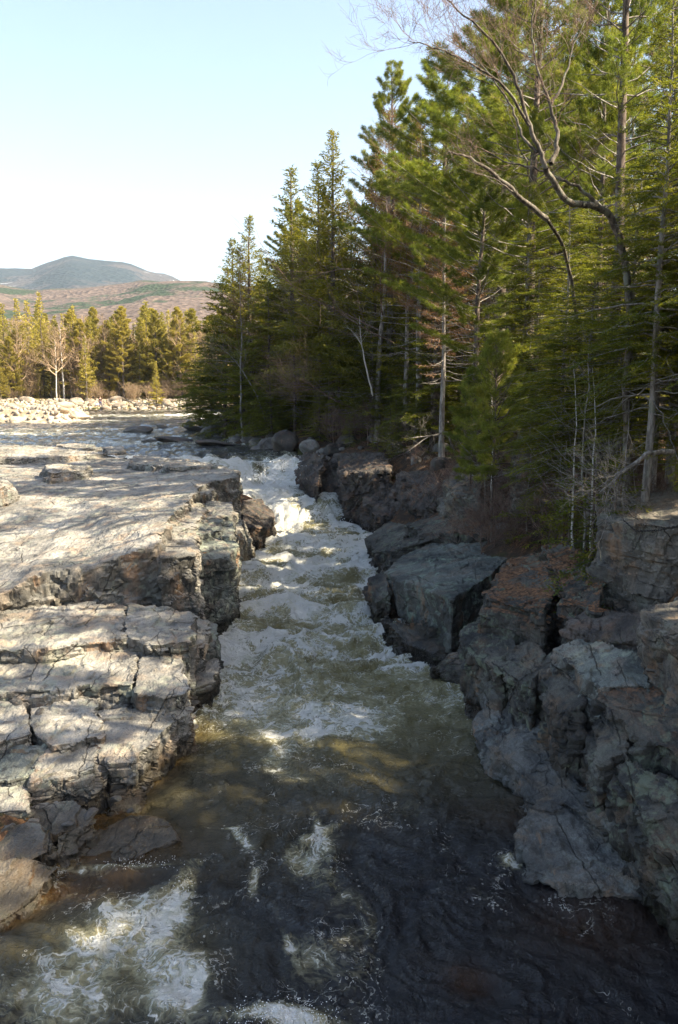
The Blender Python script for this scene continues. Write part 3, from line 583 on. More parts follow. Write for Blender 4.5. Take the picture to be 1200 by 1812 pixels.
bpx(BM, 548, 798, 3.5, 34, 'round boulder just right of the pointed one above the falls', (1, 1, 1.1))
bpx(BM, 245, 765, 3.4, 42, 'long low grey boulder alone in the upper river', (1.1, .8, .42))
bpx(BM, 290, 757, 3.4, 22, 'small boulder upstream of the long low one', (1.1, .8, .5))
bpx(BM, 338, 756, 3.5, 18, 'upright rounded boulder off the right shore point', (.9, .9, 1.25))
bpx(BM, 345, 762, 3.4, 30, 'low boulder at the foot of the upright one', (1.2, .9, .5))
bpx(BM, 374, 768, 3.4, 34, 'grey boulder where the dark conifers meet the upper river', (1.1, 1, .8))
bpx(BMd, 310, 783, 3.35, 60, 'wide dark rock awash in midstream above the falls', (1.3, .8, .3))
bpx(BMd, 380, 788, 3.35, 50, 'dark wet rock splitting the current at the lip of the falls', (1.3, .8, .35))
bpx(BM, 268, 782, 3.35, 26, 'little dark rock in the rapids left of the midstream one', (1.2, .8, .4))
bpx(BMd, 432, 835, 2.35, 44, 'wet rock half covered by the upper cascade', (1.2, 1, .6), sink=.4)
bpx(BMd, 455, 800, 3.1, 28, 'wet brown rock between the two arms of the falls', (1, 1, .8), sink=.3)
random.seed(12)
for px, py, z, w in ((30, 1245, 1.2, 30), (70, 1262, 1.15, 22), (110, 1237, 1.2, 26), (205, 1415, .3, 26), (232, 1436, .15, 20), (160, 1442, .35, 30), (120, 1460, .35, 22), (176, 1300, .95, 20), (340, 1290, .05, 22), (345, 1245, .3, 18), (60, 1040, 2.2, 24), (100, 1052, 2.1, 20), (30, 1068, 2.1, 22), (175, 1325, .8, 16), (95, 1395, .5, 24), (60, 1455, .4, 20), (250, 1395, .12, 24), (300, 1340, .1, 20)):
    bpx(BM, px, py, z, w, 'loose angular stone lodged on the steps of the left bank', (1.1, .9, .6), 'loose stones on the left bank steps')
random.seed(11)
for i in range(34):     # right shore of the upper river
    y = random.uniform(60, 108); x = float(xr(y))+random.uniform(-.8, 3.2); z = float(ground_z([x], [y])[0]); s = random.uniform(.25, .8)
    boulder(random.choice((BM, BS)), x, y, z+s*.15, s, 'mossy boulder among many at the shaded right shore above the falls', 'boulders of the shaded right shore')
for i in range(32):     # rubble on the dark slope
    y = random.uniform(44, 60); x = float(xr(y))+random.uniform(1.0, 6); z = float(ground_z([x], [y])[0]); s = random.uniform(.2, .7)
    boulder(random.choice((BMd, BM)), x, y, z+s*.1, s, 'dark boulder in the rubble slope right of the falls', 'rubble right of the falls')
for i in range(26):
    y = random.uniform(24, 42); x = float(xr(y))+random.uniform(4.3, 7.5); z = float(ground_z([x], [y])[0]); s = random.uniform(.15, .5)
    boulder(BM, x, y, z+s*.1, s, 'grey boulder half buried in leaf litter below the forest edge', 'boulders in the leaf litter')
SHX = [-80, -60, -45, -30, -18, 0]; SHY = [140, 146, 152, 150, 148, 150]
for i in range(160):    # far shore
    x = random.uniform(-64, -19); sh = float(np.interp(x, SHX, SHY)); y = sh+random.uniform(-.5, 9); z = float(ground_z([x], [y])[0]); s = random.uniform(.3, .85)*(1.5 if random.random() < .12 else .8)
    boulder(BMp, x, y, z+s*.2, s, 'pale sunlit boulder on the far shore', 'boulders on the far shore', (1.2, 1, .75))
for i in range(34):
    x = random.uniform(-60, -33); y = random.uniform(104.5, 114); s = random.uniform(.4, 1.25)
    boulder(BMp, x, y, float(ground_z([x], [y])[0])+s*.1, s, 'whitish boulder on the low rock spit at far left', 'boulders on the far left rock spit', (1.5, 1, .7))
tb = bmesh.new(); bmesh.ops.create_icosphere(tb, subdivisions=1, radius=1); tv = np.array([v.co[:] for v in tb.verts]); tf = np.array([[v.index for v in f.verts] for f in tb.faces]); tb.free()
n_ = 2600; x = rng.uniform(-64, -17, n_); y = np.interp(x, SHX, SHY)+rng.uniform(-1.5, 11, n_); z = ground_z(x, y); s = rng.uniform(.10, .38, n_)
x[:600] = rng.uniform(-62, -33, 600); y[:600] = rng.uniform(104, 116, 600); z = ground_z(x, y)
Vc = np.stack([x, y, z+s*.2], 1)[:, None]+tv[None]*s[:, None, None]*rng.uniform(.6, 1.3, (n_, 1, 3))*rng.uniform(.8, 1.15, (n_, 12, 1))
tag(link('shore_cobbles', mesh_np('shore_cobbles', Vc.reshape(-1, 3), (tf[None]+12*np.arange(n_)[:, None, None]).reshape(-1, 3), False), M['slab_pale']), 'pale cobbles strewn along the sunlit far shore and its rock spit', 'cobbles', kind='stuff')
for i, (px, py, w, l) in enumerate([(20, 738, 110, 'long whitish ledge at the far left above the river, nearest the picture edge'), (70, 742, 90, 'whitish ledge with dark undercut on the far left shore'), (110, 744, 70, 'low whitish ledge tapering into the far river'), (30, 722, 90, 'pale rounded hump behind the far left ledges'), (86, 732, 36, 'pale rock with a dark hollow on the far left shore')]):
    c = pz(px, py, 3.5); s = w/FPX*c[1]/2
    o = link('shore_ledge', BM[i].copy()); o.data.materials.clear(); o.data.materials.append(M['slab_pale']); o.location = (c[0], c[1]+s*.6, 3.7); o.scale = (s*1.15, s*.9, s*.42); tag(o, l, 'rock ledge', 'ledges of the far left shore')
# ------------------------------------------------------------------ trees
def tubes(paths, sides=4):
    VV = []; FF = []; off = 0
    for P, r in paths:
        P = np.asarray(P, float); n = len(P); r = np.asarray(r, float)
        T = np.gradient(P, axis=0); T /= np.linalg.norm(T, axis=1)[:, None]+1e-9
        ref = np.array([.31, .22, .92]) if abs(T[0, 2]) < .8 else np.array([1, .1, 0])
        A = np.cross(T, ref); A /= np.linalg.norm(A, axis=1)[:, None]+1e-9; B = np.cross(T, A)
        a = np.arange(sides)/sides*2*np.pi
        V = P[:, None]+(A[:, None]*np.cos(a)[None, :, None]+B[:, None]*np.sin(a)[None, :, None])*r[:, None, None]
        VV.append(V.reshape(-1, 3)); i = np.arange((n-1)*sides); k = i//sides; j = i % sides; j2 = (j+1) % sides
        FF.append(np.stack([k*sides+j, k*sides+j2, (k+1)*sides+j2, (k+1)*sides+j], 1)+off); off += n*sides
    return np.concatenate(VV), np.concatenate(FF)
def unit(v): return v/(np.linalg.norm(v, axis=-1, keepdims=True)+1e-9)
def leaves(S, E, step, L, W, rg, flatk=.6, spread=.9, both=True):
    """small needle sprays set along the twigs S->E"""
    ln = np.linalg.norm(E-S, axis=1); n = np.maximum(1, (ln/step).astype(int)); idx = np.repeat(np.arange(len(S)), n)
    t = (np.concatenate([np.arange(k) for k in n])+rg.random(len(idx)))/n[idx]
    c = S[idx]+(E-S)[idx]*t[:, None]; d = unit((E-S)[idx])
    up = np.array([0, 0, 1.])+rg.normal(0, 1-flatk, (len(idx), 3)); side = unit(np.cross(d, up)); nn = unit(np.cross(side, d))
    sg = np.where(rg.random(len(idx)) < .5, -1, 1)[:, None]
    dr = unit(d*(1-spread*.5)+side*sg*spread*rg.uniform(.3, 1, (len(idx), 1))+nn*rg.normal(0, .25+.5*(1-flatk), (len(idx), 1)))
    s2 = unit(np.cross(dr, nn+rg.normal(0, .5*(1-flatk)+.1, (len(idx), 3))))
    l = L*rg.uniform(.6, 1.25, (len(idx), 1)); w = W*rg.uniform(.7, 1.3, (len(idx), 1))
    V = np.stack([c, c+dr*l*.45+s2*w*.5, c+dr*l, c+dr*l*.45-s2*w*.5], 1).reshape(-1, 3)
    return V, np.arange(len(idx)*4).reshape(-1, 4)
def tufts(C, D, k, L, W, rg):
    """long needles fanning out of the points C"""
    n = len(C)*k; c = np.repeat(C, k, 0); d = np.repeat(D, k, 0)
    v = unit(d*.75+rg.normal(0, .65, (n, 3))+np.array([0, 0, .12])); s = unit(np.cross(v, rg.normal(0, 1, (n, 3))))*W
    l = L*rg.uniform(.7, 1.15, (n, 1))
    V = np.stack([c-s*.4, c+v*l*.6-s*.5, c+v*l, c+v*l*.6+s*.5], 1).reshape(-1, 3); return V, np.arange(n*4).reshape(-1, 4)
def conifer(name, H, Rm, h0=.1, nb=130, kind='spruce', leaf=(.17, .06), step=.06, seed=1, mat='spruce', deadlow=.0, tw=.17, tr=None, bk='bark', lean=0, gaps=.12, sp=.8):
    rg = np.random.default_rng(seed); tr = tr or H*.0085+.03
    zt = np.linspace(0, H, 14); wob = np.cumsum(rg.normal(0, .035, (14, 2)), 0)*(H/20); wob -= wob[0]
    tp = np.stack([wob[:, 0]+lean*zt, wob[:, 1], zt], 1); trd = tr*(1-zt/H)**.8+.008; trd[0] *= 1.35
    def axis(h): return np.array([np.interp(h, zt, tp[:, 0]), np.interp(h, zt, tp[:, 1]), h])
    S = []; E = []; br = []; dead = []; az = rg.random()*6
    for i in range(nb):
        f = (i+.5)/nb; f = f**.92; h = H*(h0+(1-h0)*f)*1.0; h = min(h, H*.992)
        az += 2.4+rg.normal(0, .5); g = (h/H-h0)/(1-h0)
        if kind == 'spruce': prof = (1-g)**.85*(.62+.38*min(1, g*6+.2)); el0 = -.28+.95*g; curl = .35
        elif kind == 'hemlock': prof = (1-g)**.62*(.8+.2*min(1, g*5)); el0 = -.05+.6*g; curl = -.45
        else: prof = min(1, (1-g)**.5*1.05)*(.5+.5*min(1, g*3+.1)); el0 = .05+.7*g; curl = .35
        L = max(.25, Rm*prof*rg.uniform(.62, 1.18)*(1+.25*math.sin(az*1.0+seed)))
        if rg.random() < gaps*.5: L *= 1.28
        n = 7; s = np.linspace(0, 1, n); el = el0+rg.normal(0, .12)+curl*s
        a = az+rg.normal(0, .12)*s
        step_ = np.stack([np.cos(a)*np.cos(el), np.sin(a)*np.cos(el), np.sin(el)], 1)*L/(n-1)
        P = axis(h)+np.concatenate([[[0, 0, 0]], np.cumsum(step_[1:], 0)]); P[1:] += rg.normal(0, .02*L, (n-1, 3))*.6
        rad = np.interp(s, [0, 1], [min(.05, .011*L+.006), .004])
        isdead = g < deadlow and rg.random() < .8
        (dead if isdead else br).append((P, rad))
        if isdead or rg.random() < gaps*.6:
            for q in range(4):
                t = rg.uniform(.3, .95); k = int(t*(n-1)); b = P[k]; v = unit(P[min(k+1, n-1)]-P[max(k-1, 0)]+rg.normal(0, .6, 3))*L*.25; dead.append((np.array([b, b+v*.5+rg.normal(0, .03, 3), b+v]), [.006, .005, .003]))
            continue
        T = unit(P[-1]-P[0]); side = unit(np.cross(T, [0, 0, 1])); m = max(2, int(L/tw))
        for k in range(m):
            t = (.12 if kind != 'pine' else .35)+(.88 if kind != 'pine' else .65)*(k+.5)/m; b = np.array([np.interp(t, s, P[:, c]) for c in range(3)])
            sg = 1 if k % 2 else -1; l = (.16*L+.22)*(1.15-t*.75)*rg.uniform(.6, 1.2)
            for sg in (1, -1):
                v = unit(T*.75+side*sg*rg.uniform(.5, 1.1)+np.array([0, 0, rg.normal(-.10 if kind != 'pine' else .3, .18)])); S.append(b); E.append(b+v*l)
        S.append(P[n//2]); E.append(P[-1]+T*.1)
    S.append(axis(H*.93)); E.append(axis(H)); S.append(axis(H*.97)); E.append(axis(H)+np.array([0, 0, .25]))
    S = np.array(S); E = np.array(E)
    if kind == 'pine':
        t = rg.random((len(S)*3, 1)); i = np.repeat(np.arange(len(S)), 3); C = S[i]+(E-S)[i]*(.45+.55*t); V, F = tufts(C, unit((E-S)[i]), sp if sp > 1 else 9, leaf[0], leaf[1], rg)
    else: V, F = leaves(S, E, step, leaf[0], leaf[1], rg, .75 if kind == 'hemlock' else .45, sp)
    t = empty(name); KIDS[t.name] = []
    v, f = tubes([(tp, trd)], 9); KIDS[t.name].append(link('trunk', mesh_np('trunk', v, f), M[bk], t))
    KIDS[t.name].append(link('crown', mesh_np('crown', V, F, False), M[mat], t))
    if br or dead:
        v, f = tubes(br+dead, 3); KIDS[t.name].append(link('branches', mesh_np('branches', v, f), M['bark_grey' if deadlow else 'bark'], t))
    t['H'] = H; t.location = (0, -500, -100); return t
def grow(P, r, d, depth, L, rg, out, spread=.55, up=.15, kids=4, droop=0):
    n = 5; pts = [P]; v = np.array(d, float)
    for i in range(n):
        v = unit(v+rg.normal(0, .16, 3)+np.array([0, 0, up*.3-droop])); pts.append(pts[-1]+v*L/n)
    r1 = max(.002, r*.5); out[min(depth, 4)].append((np.array(pts), np.linspace(r, r1, n+1)))
    if depth <= 0: return
    for k in range(kids):
        t = rg.uniform(.3, 1); j = min(n-1, int(t*n)); b = pts[j]+(pts[j+1]-pts[j])*(t*n-j)
        w = unit(v+rg.normal(0, spread, 3)+np.array([0, 0, up])); grow(b, max(.0025, r*.55*(1-.3*t)), w, depth-1, L*rg.uniform(.5, .78), rg, out, spread, up, kids, droop)
    grow(pts[-1], r1, unit(v+rg.normal(0, .2, 3)), depth-1, L*.7, rg, out, spread, up, kids, droop)
def bare(name, H, r, seed, mat='bark_grey', tmat=None, kids=4, depth=3, first=.3, spread=.6, tmin=1.0, nb=14, bl=.3, thick=1):
    rg = np.random.default_rng(seed); n = 12; z = np.linspace(0, H, n); w = np.cumsum(rg.normal(0, .06, (n, 2)), 0)*H/12; w -= w[0]
    P = np.stack([w[:, 0], w[:, 1], z], 1); rad = r*(1-z/H)**.8+.004; out = {i: [] for i in range(5)}
    for i in range(nb):
        t = first+(1-first)*(i+.5)/nb; b = np.array([np.interp(t*H, z, P[:, c]) for c in range(3)]); a = rg.random()*6.3
        L = H*bl*(1.1-t)*rg.uniform(.7, 1.2)+.15; grow(b, max(.003, r*.45*(1.1-t)), np.array([math.cos(a), math.sin(a), rg.uniform(.3, 1.1)]), depth-1, L, rg, out, spread, .15, kids)
    t = empty(name); KIDS[t.name] = []
    v, f = tubes([(P, rad)], 8); KIDS[t.name].append(link('trunk', mesh_np('trunk', v, f), M[tmat or mat], t))
    pp = sum((out[i] for i in out), []); pp = [(a, np.maximum(b*thick, .004*thick)) for a, b in pp]; v, f = tubes(pp, 3); KIDS[t.name].append(link('branches', mesh_np('branches', v, f), M[mat], t))
    t['H'] = H; t.location = (0, -500, -100); return t

random.seed(3)
PR = {
 'spruceA': conifer('spruce_tree', 21, 4.0, .08, 230, 'spruce', (.24, .075), .062, 1, 'spruce', .12, .2, gaps=.25),
 'spruceB': conifer('spruce_tree', 19, 3.1, .18, 190, 'spruce', (.24, .07), .062, 2, 'spruce', .2, .2, gaps=.3),
 'spruceC': conifer('spruce_tree', 22, 3.3, .36, 150, 'spruce', (.24, .075), .065, 3, 'spruce', .35, .2, gaps=.35),
 'hemA': conifer('hemlock_tree', 15, 4.3, .04, 170, 'hemlock', (.17, .07), .05, 4, 'hemlock', 0, .17, gaps=.15),
 'hemB': conifer('hemlock_tree', 18, 4.6, .18, 150, 'hemlock', (.17, .07), .052, 5, 'hemlock', .12, .18, gaps=.2),
 'hemN': conifer('hemlock_tree', 20, 4.8, .24, 190, 'hemlock', (.10, .042), .028, 6, 'hemlock', .1, .15, bk='bark_grey', gaps=.25),
 'pineA': conifer('white_pine_tree', 28, 4.8, .36, 120, 'pine', (.30, .02), .1, 7, 'pine', .1, .2, gaps=.3, sp=15),
 'pineS': conifer('young_pine_tree', 7.5, 1.9, .30, 95, 'pine', (.20, .013), .1, 8, 'pine', 0, .17, tr=.05, gaps=.25, sp=10),
 'pineT': conifer('white_pine_tree', 33, 5.6, .42, 120, 'pine', (.22, .017), .1, 9, 'pine', .2, .2, tr=.34, gaps=.3, sp=14),
 'seed': conifer('young_hemlock', 2.6, .9, .06, 50, 'hemlock', (.07, .03), .03, 10, 'hemlock', 0, .09, tr=.02, gaps=.1),
 'bareA': bare('bare_tree', 17, .13, 11, 'bark_red', 'bark_grey', 4, 3, .35),
 'bareB': bare('bare_tree', 14, .09, 12, 'bark_red', 'bark_grey', 4, 3, .3, spread=.5),
 'sapA': bare('bare_sapling', 6, .035, 13, 'bark_grey', 'bark_pale', 3, 2, .3, nb=12, bl=.2),
 'sapB': bare('bare_sapling', 5, .028, 14, 'bark_grey', 'bark_grey', 3, 2, .2, nb=12, bl=.25),
 'brush': bare('bare_shrub', 1.8, .014, 15, 'bark_red', 'bark_red', 4, 3, .05, nb=16, bl=.6),
 'rust': conifer('brown_twiggy_tree', 20, 3.2, .3, 150, 'spruce', (.3, .035), .075, 16, 'rust', .2, .22, bk='bark_grey', gaps=.3),
 'fspruce': conifer('spruce_tree', 19, 3.2, .06, 120, 'spruce', (.5, .2), .14, 21, 'olive', 0, .3, gaps=.2),
 'fspruceb': conifer('spruce_tree', 17, 2.6, .15, 100, 'spruce', (.5, .2), .14, 22, 'olive', .1, .3, gaps=.3),
 'fpine': conifer('white_pine_tree', 20, 3.8, .16, 110, 'pine', (.42, .05), .1, 23, 'olive', 0, .3, gaps=.35, sp=10),
 'fbare': bare('bare_tree', 14, .12, 24, 'twig_far', 'twig_far', 4, 3, .2, thick=2.8, spread=.5),
 'fbirch': bare('birch_tree', 15, .17, 25, 'twig_far', 'bark_pale', 4, 3, .4, thick=4, spread=.45),
 'fshrub': bare('bare_shrub', 5, .05, 26, 'twig_far', 'twig_far', 5, 3, .02, nb=22, bl=.55, thick=2.2),
}
USED = set()
# spots meant for sun: trees in its path are cut low to light them
LIT_SPOTS = [(-2.5, 50.5), (-1.2, 46), (-1.8, 30), (.3, 37), (-2, 26), (-2.8, 12.5), (-1, 19)]
def capped(x, y, h):
    for tx, ty in LIT_SPOTS:
        al = (x-tx)*.970-(y-ty)*.242; pe = abs((x-tx)*.242+(y-ty)*.970)
        if 0 < al < 40 and pe < 2.4: h = min(h, max(3.5, al*.93-4.5))
    return h
def put(key, x, y, h, label, cat='tree', group=None, rz=None, z=None, wide=1.0, lean=(0, 0)):
    p = PR[key]
    if key in USED: o = copy_tree(p)
    else: o = p; USED.add(key)
    s = h/p['H']; o.location = (x, y, (float(ground_z([x], [y])[0]) if z is None else z)-.12); o.scale = (s*wide, s*wide, s)
    o.rotation_euler = (lean[0], lean[1], random.uniform(0, 6.3) if rz is None else rz); return tag(o, label, cat, group)
def top(key, px, py, d, label, group=None, wide=1.0, pxb=None, **k):
    wide = wide*(1.18 if key[0] in 'sh' and d > 50 else 1)
    x, _, zt = pd(px, py, d); xb = x if pxb is None else pd(pxb, 760, d)[0]
    g = float(ground_z([xb], [d])[0]); return put(key, xb, d, zt-g+.12, label, 'tree', group, wide=wide, **k)
gr = 'dark conifers along the right bank'
top('spruceA', 440, 385, 76, 'leftmost dark spruce of the right bank, standing over the upper river', gr, 1.35)
top('spruceB', 415, 425, 80, 'thin topped spruce close behind the leftmost dark spruce', gr, 1.3)
top('spruceB', 515, 298, 71, 'needle pointed spruce with a spindly top, second peak from the left of the dark conifers', gr, 1.25)
top('spruceA', 588, 234, 65, 'tall spruce with layered open top and visible trunk left of the white pine', gr, 1.15)
top('spruceC', 560, 290, 68, 'narrow spruce tucked against the left side of the layered tall spruce', gr, 1.2)
top('pineA', 700, 120, 62, 'tall feathery white pine, the pale green peak of the far forest edge', gr, 1.0)
top('rust', 690, 195, 60, 'rusty brown twiggy tree beside the feathery white pine', gr, 1.2)
top('rust', 745, 215, 54, 'second rusty brown twiggy tree nearer the middle of the forest', gr, 1.1)
top('rust', 790, 330, 48, 'lower rusty brown tree in front of the dense conifers', gr, 1.1)
top('rust', 425, 440, 77, 'brownish thinning spruce merged with the leftmost dark spruce', gr, 1.2)
top('bareA', 668, 235, 58, 'reddish bare tree with fine twigs in front of the tall feathery white pine', gr, 1.3)
top('bareB', 730, 230, 55, 'brown bare tree between the feathery pine and the forest', gr, 1.3)
top('spruceA', 740, 205, 58, 'dark spruce behind the reddish bare tree', gr, 1.2)
top('bareB', 425, 470, 70, 'grey bare tree against the leftmost dark spruce', gr)
for px, py, d, l in ((395, 560, 78, 'hemlock with boughs reaching left over the upper river, lowest on the skyline'), (430, 600, 72, 'hemlock overhanging the boulders at the upper river'), (470, 500, 70, 'broad hemlock below the gap between the first two spires'), (520, 560, 66, 'green hemlock above the big pointed boulder'), (600, 560, 62, 'bushy hemlock behind the pinkish bare branch'), (660, 600, 58, 'hemlock just above the dark crags'), (720, 560, 56, 'hemlock at the middle of the dark bank'), (770, 520, 52, 'hemlock left of the young bright pines')):
    top('hemA' if px % 20 else 'hemB', px, py, d, l, gr, 1.15)
for px_, py_, d_, l_ in ((372, 610, 84, 'dark hemlock standing furthest left of the right bank, over the shore boulders'), (352, 660, 88, 'low hemlock whose boughs reach the water at the shore point'), (395, 500, 82, 'dark conifer filling the left shoulder of the leftmost spruce')):
    top('hemA', px_, py_, d_, l_, gr, 1.3, z=3.9)
top('hemA', 480, 655, 66, 'small hemlock drooping to the rocks at the head of the falls', gr, 1.4); top('hemA', 565, 690, 61, 'small hemlock beside the round boulder above the falls', gr, 1.2); top('hemA', 700, 700, 55, 'small hemlock on the rubble slope', gr, 1.2)
top('pineT', 1045, -420, 27, 'huge white pine with a thick dark trunk rising out of the picture at upper right', gr, 1.0, pxb=1078, rz=2.2)
top('pineA', 1010, -120, 33, 'second large pine trunk just left behind the huge white pine', gr, .8, pxb=1050)
top('pineS', 880, 600, 30.5, 'young pine with bright soft green needles standing above the rock tower', gr, .95)
top('pineS', 925, 640, 34, 'smaller bright young pine just behind the first one', gr, .9)
top('pineS', 838, 660, 35, 'low bushy young pine over the pale grooved rock', gr, .95)
top('pineA', 850, 240, 40, 'medium white pine with fresh green boughs left of the crooked bare tree', gr, 1.3)
top('hemN', 1150, -60, 20.5, 'hemlock with a pale grey trunk above the tall right cliff', gr, .8, pxb=1150)
top('hemN', 1290, -150, 18.5, 'near hemlock whose boughs hang in from the right edge', gr, 1.0, pxb=1330)
top('hemN', 1230, 60, 23, 'leafy green hemlock at the right edge behind the nearest boughs', gr, 1.0, pxb=1240)
top('hemN', 1010, 330, 29, 'hemlock with wide green sprays below the crooked bare tree', gr, .95)
top('hemN', 1110, 560, 24, 'short hemlock between the pale trunks above the cliff', gr, 1.5)
top('hemN', 960, 480, 33, 'hemlock shading the pale cliff band', gr, 1.3)
for px, py, d, l in ((1060, 470, 26, 'spreading hemlock right behind the curved saplings'), (1180, 420, 21.5, 'spreading hemlock at the right edge above the near cliff corner'), (1000, 560, 27.5, 'low hemlock bough mass left of the pale saplings'), (930, 380, 34, 'hemlock whose top meets the dead limb'), (1140, 300, 25, 'tall full hemlock between the pine trunks and the right edge'), (1215, 250, 22, 'full hemlock cut by the right edge')):
    top('hemN', px, py, d, l, gr, 1.45)
top('pineA', 780, 110, 52, 'broad white pine whose crown fills the gap behind the crooked tree', gr, 1.35)
top('pineA', 900, -60, 44, 'tall white pine with yellow green plumes behind the crooked tree', gr, 1.35)
top('pineA', 960, -200, 36, 'white pine reaching past the top edge behind the crooked tree', gr, 1.2)
random.seed(21)
gf = 'forest trees filling the right bank'
LBL = {'s': 'dark narrow spruce deep in the crowded right bank forest', 'h': 'shadowy hemlock deep in the crowded right bank forest', 'b': 'bare brown leafless tree deep in the right bank forest', 'p': 'tall white pine rising in the right bank forest'}
pts = []
def room(x, y, r):
    if any((x-a)**2+(y-b)**2 < r*r for a, b in pts): return False
    pts.append((x, y)); return True
k = 0
while k < 125:
    y = random.uniform(28, 112); x = float(xr(y))+random.uniform(5.5, 34)
    if y < 45 and x < 7: continue
    if not room(x, y, 2.5): continue
    px = 600+x/y*FPX; k += 1
    if px > 1330: continue
    # the skyline climbs to the right
    sky = np.interp(px, [330, 440, 520, 590, 700, 800, 900, 1200], [640, 440, 360, 300, 200, 100, -50, -300]); hm = (680-sky)/FPX*y+8-5
    kind = random.choices(['spruceA', 'spruceB', 'spruceC', 'hemA', 'hemB', 'bareA', 'bareB', 'pineA'], [3, 4, 5, 3, 3, 4, 2, 1.5])[0]
    h = min(random.uniform(.72, .98)*hm, random.uniform(17, 24+max(0, px-700)*.02))
    if 'hem' in kind: h = min(h, random.uniform(8, 16))
    put(kind, x, y, capped(x, y, max(4, h)), LBL[kind[0]], 'tree', gf, wide=random.uniform(1.0, 1.35))
k = 0
while k < 48:
    y = random.uniform(30, 100); x = float(xr(y))+random.uniform(5.0, 11)
    if not room(x, y, 1.5): continue
    k += 1; kd = random.choice(['hemA', 'hemA', 'hemB', 'spruceA']); put(kd, x, y, capped(x, y, random.uniform(5, 11)), 'small bushy conifer at the front of the right bank forest', 'tree', 'young conifers fronting the right bank forest', wide=random.uniform(1.0, 1.5))
for i in range(32):     # unseen trees beyond the frame, added to shade the near bank, water and ledges
    while True:
        y = random.uniform(0, 27); x = random.uniform(10, 24)
        if x/max(y, .1) > .5 and room(x, y, 2.6): break
    put(random.choice(['spruceA', 'hemB', 'spruceC', 'pineA', 'hemA']), x, y, capped(x, y, random.uniform(15, 23)), 'tall conifer on the near right bank, out of view and added for shade', 'tree', 'unseen conifers added to shade the near right bank')
SAP = [(880, 655, 32, 'sapA', 'thin white stemmed sapling standing alone above the grooved rocks', 870), (862, 690, 33, 'sapB', 'grey crooked sapling just left of the thin white stemmed one', 880), (1032, 640, 23.5, 'sapA', 'pale curved sapling in the leaf litter left of the cliff', 930), (1045, 600, 23, 'sapB', 'slender grey sapling twisting beside the pale curved one', 920), (1066, 650, 22, 'sapA', 'pale sapling nearest to the tall right cliff', 940), (1115, 700, 20.5, 'sapB', 'reddish straight sapling on top of the tall right cliff', 860), (940, 720, 29, 'sapB', 'small sapling in front of the pale cliff band', 880), (1000, 690, 26, 'sapB', 'spindly sapling between the cliff band and the curved sapling', 900)]
for px, py, d, k_, l, _ in SAP: top(k_, px, py, d, l, 'saplings of the right bank', 1.0)
random.seed(5)
for i in range(60):
    y = random.uniform(21, 44); x = float(xr(y))+random.uniform(3.6, 7.5)
    put('brush', x, y, random.uniform(.8, 2.2), 'leafless brown shrub in the leaf litter under the forest edge', 'shrub', 'bare shrubs under the forest edge', wide=1.3)
for i in range(30):
    y = random.uniform(46, 95); x = float(xr(y))+random.uniform(2.6, 5)
    put(random.choice(['brush', 'brush', 'seed']), x, y, random.uniform(1.2, 3.2), 'low scrub growing among the shaded rocks of the right bank', 'shrub', 'scrub on the shaded rocks')
for px, py, d, l in ((1055, 800, 21, 'green hemlock seedling at the cliff top'), (905, 925, 29, 'green hemlock seedling behind the huge angular block'), (1010, 860, 24, 'green hemlock seedling beside the curved sapling'), (985, 760, 27, 'hemlock seedling under the cliff band'), (1090, 830, 20.3, 'hemlock seedling left of the cliff corner')):
    top('seed', px, py, d, l, 'hemlock seedlings', 1.3)

# the crooked bare tree at upper right
def limb_tree(name, limbs, label, mat, tmat, seed, twigs=9, tl=1.3, depth=2, base=None, loc=None, group=None):
    rg = np.random.default_rng(seed); o = empty(name, loc); L0 = np.array(loc); paths = []; out = {i: [] for i in range(5)}; tr = []
    for li, (pts_, r0, r1) in enumerate(limbs):
        Pw = np.array([pd(*q) for q in pts_])-L0; t = np.linspace(0, 1, len(Pw)); tt = np.linspace(0, 1, len(Pw)*4)
        # Catmull-like smoothing
        Q = np.stack([np.interp(tt, t, Pw[:, c]) for c in range(3)], 1)
        for _ in range(3): Q[1:-1] = (Q[:-2]+2*Q[1:-1]+Q[2:])/4
        Q[1:-1] += rg.normal(0, .015, Q[1:-1].shape)
        (tr if li == 0 else paths).append((Q, np.linspace(r0, r1, len(Q))))
        for k in range(twigs if li else 0):
            j = int(rg.uniform(.25, .98)*(len(Q)-1)); v = unit(unit(Q[min(j+1, len(Q)-1)]-Q[j-1])+rg.normal(0, .55, 3)+np.array([0, 0, .2])); grow(Q[j], max(.006, r1*.7), v, depth, tl*rg.uniform(.6, 1.2), rg, out, .5, .12, 3)
    v, f = tubes(tr, 10); link('trunk', mesh_np('trunk', v, f), M[tmat], o)
    for a in paths:
        v, f = tubes([a], 8); link('limb', mesh_np('limb', v, f), M[tmat], o)
    pp = sum((out[i] for i in out), [])
    if pp:
        v, f = tubes(pp, 3); link('twigs', mesh_np('twigs', v, f), M[mat], o)
    return tag(o, label, 'tree', group)
gx, gd = pd(1110, 860, 21)[0], 21; gz = float(ground_z([gx], [gd])[0])
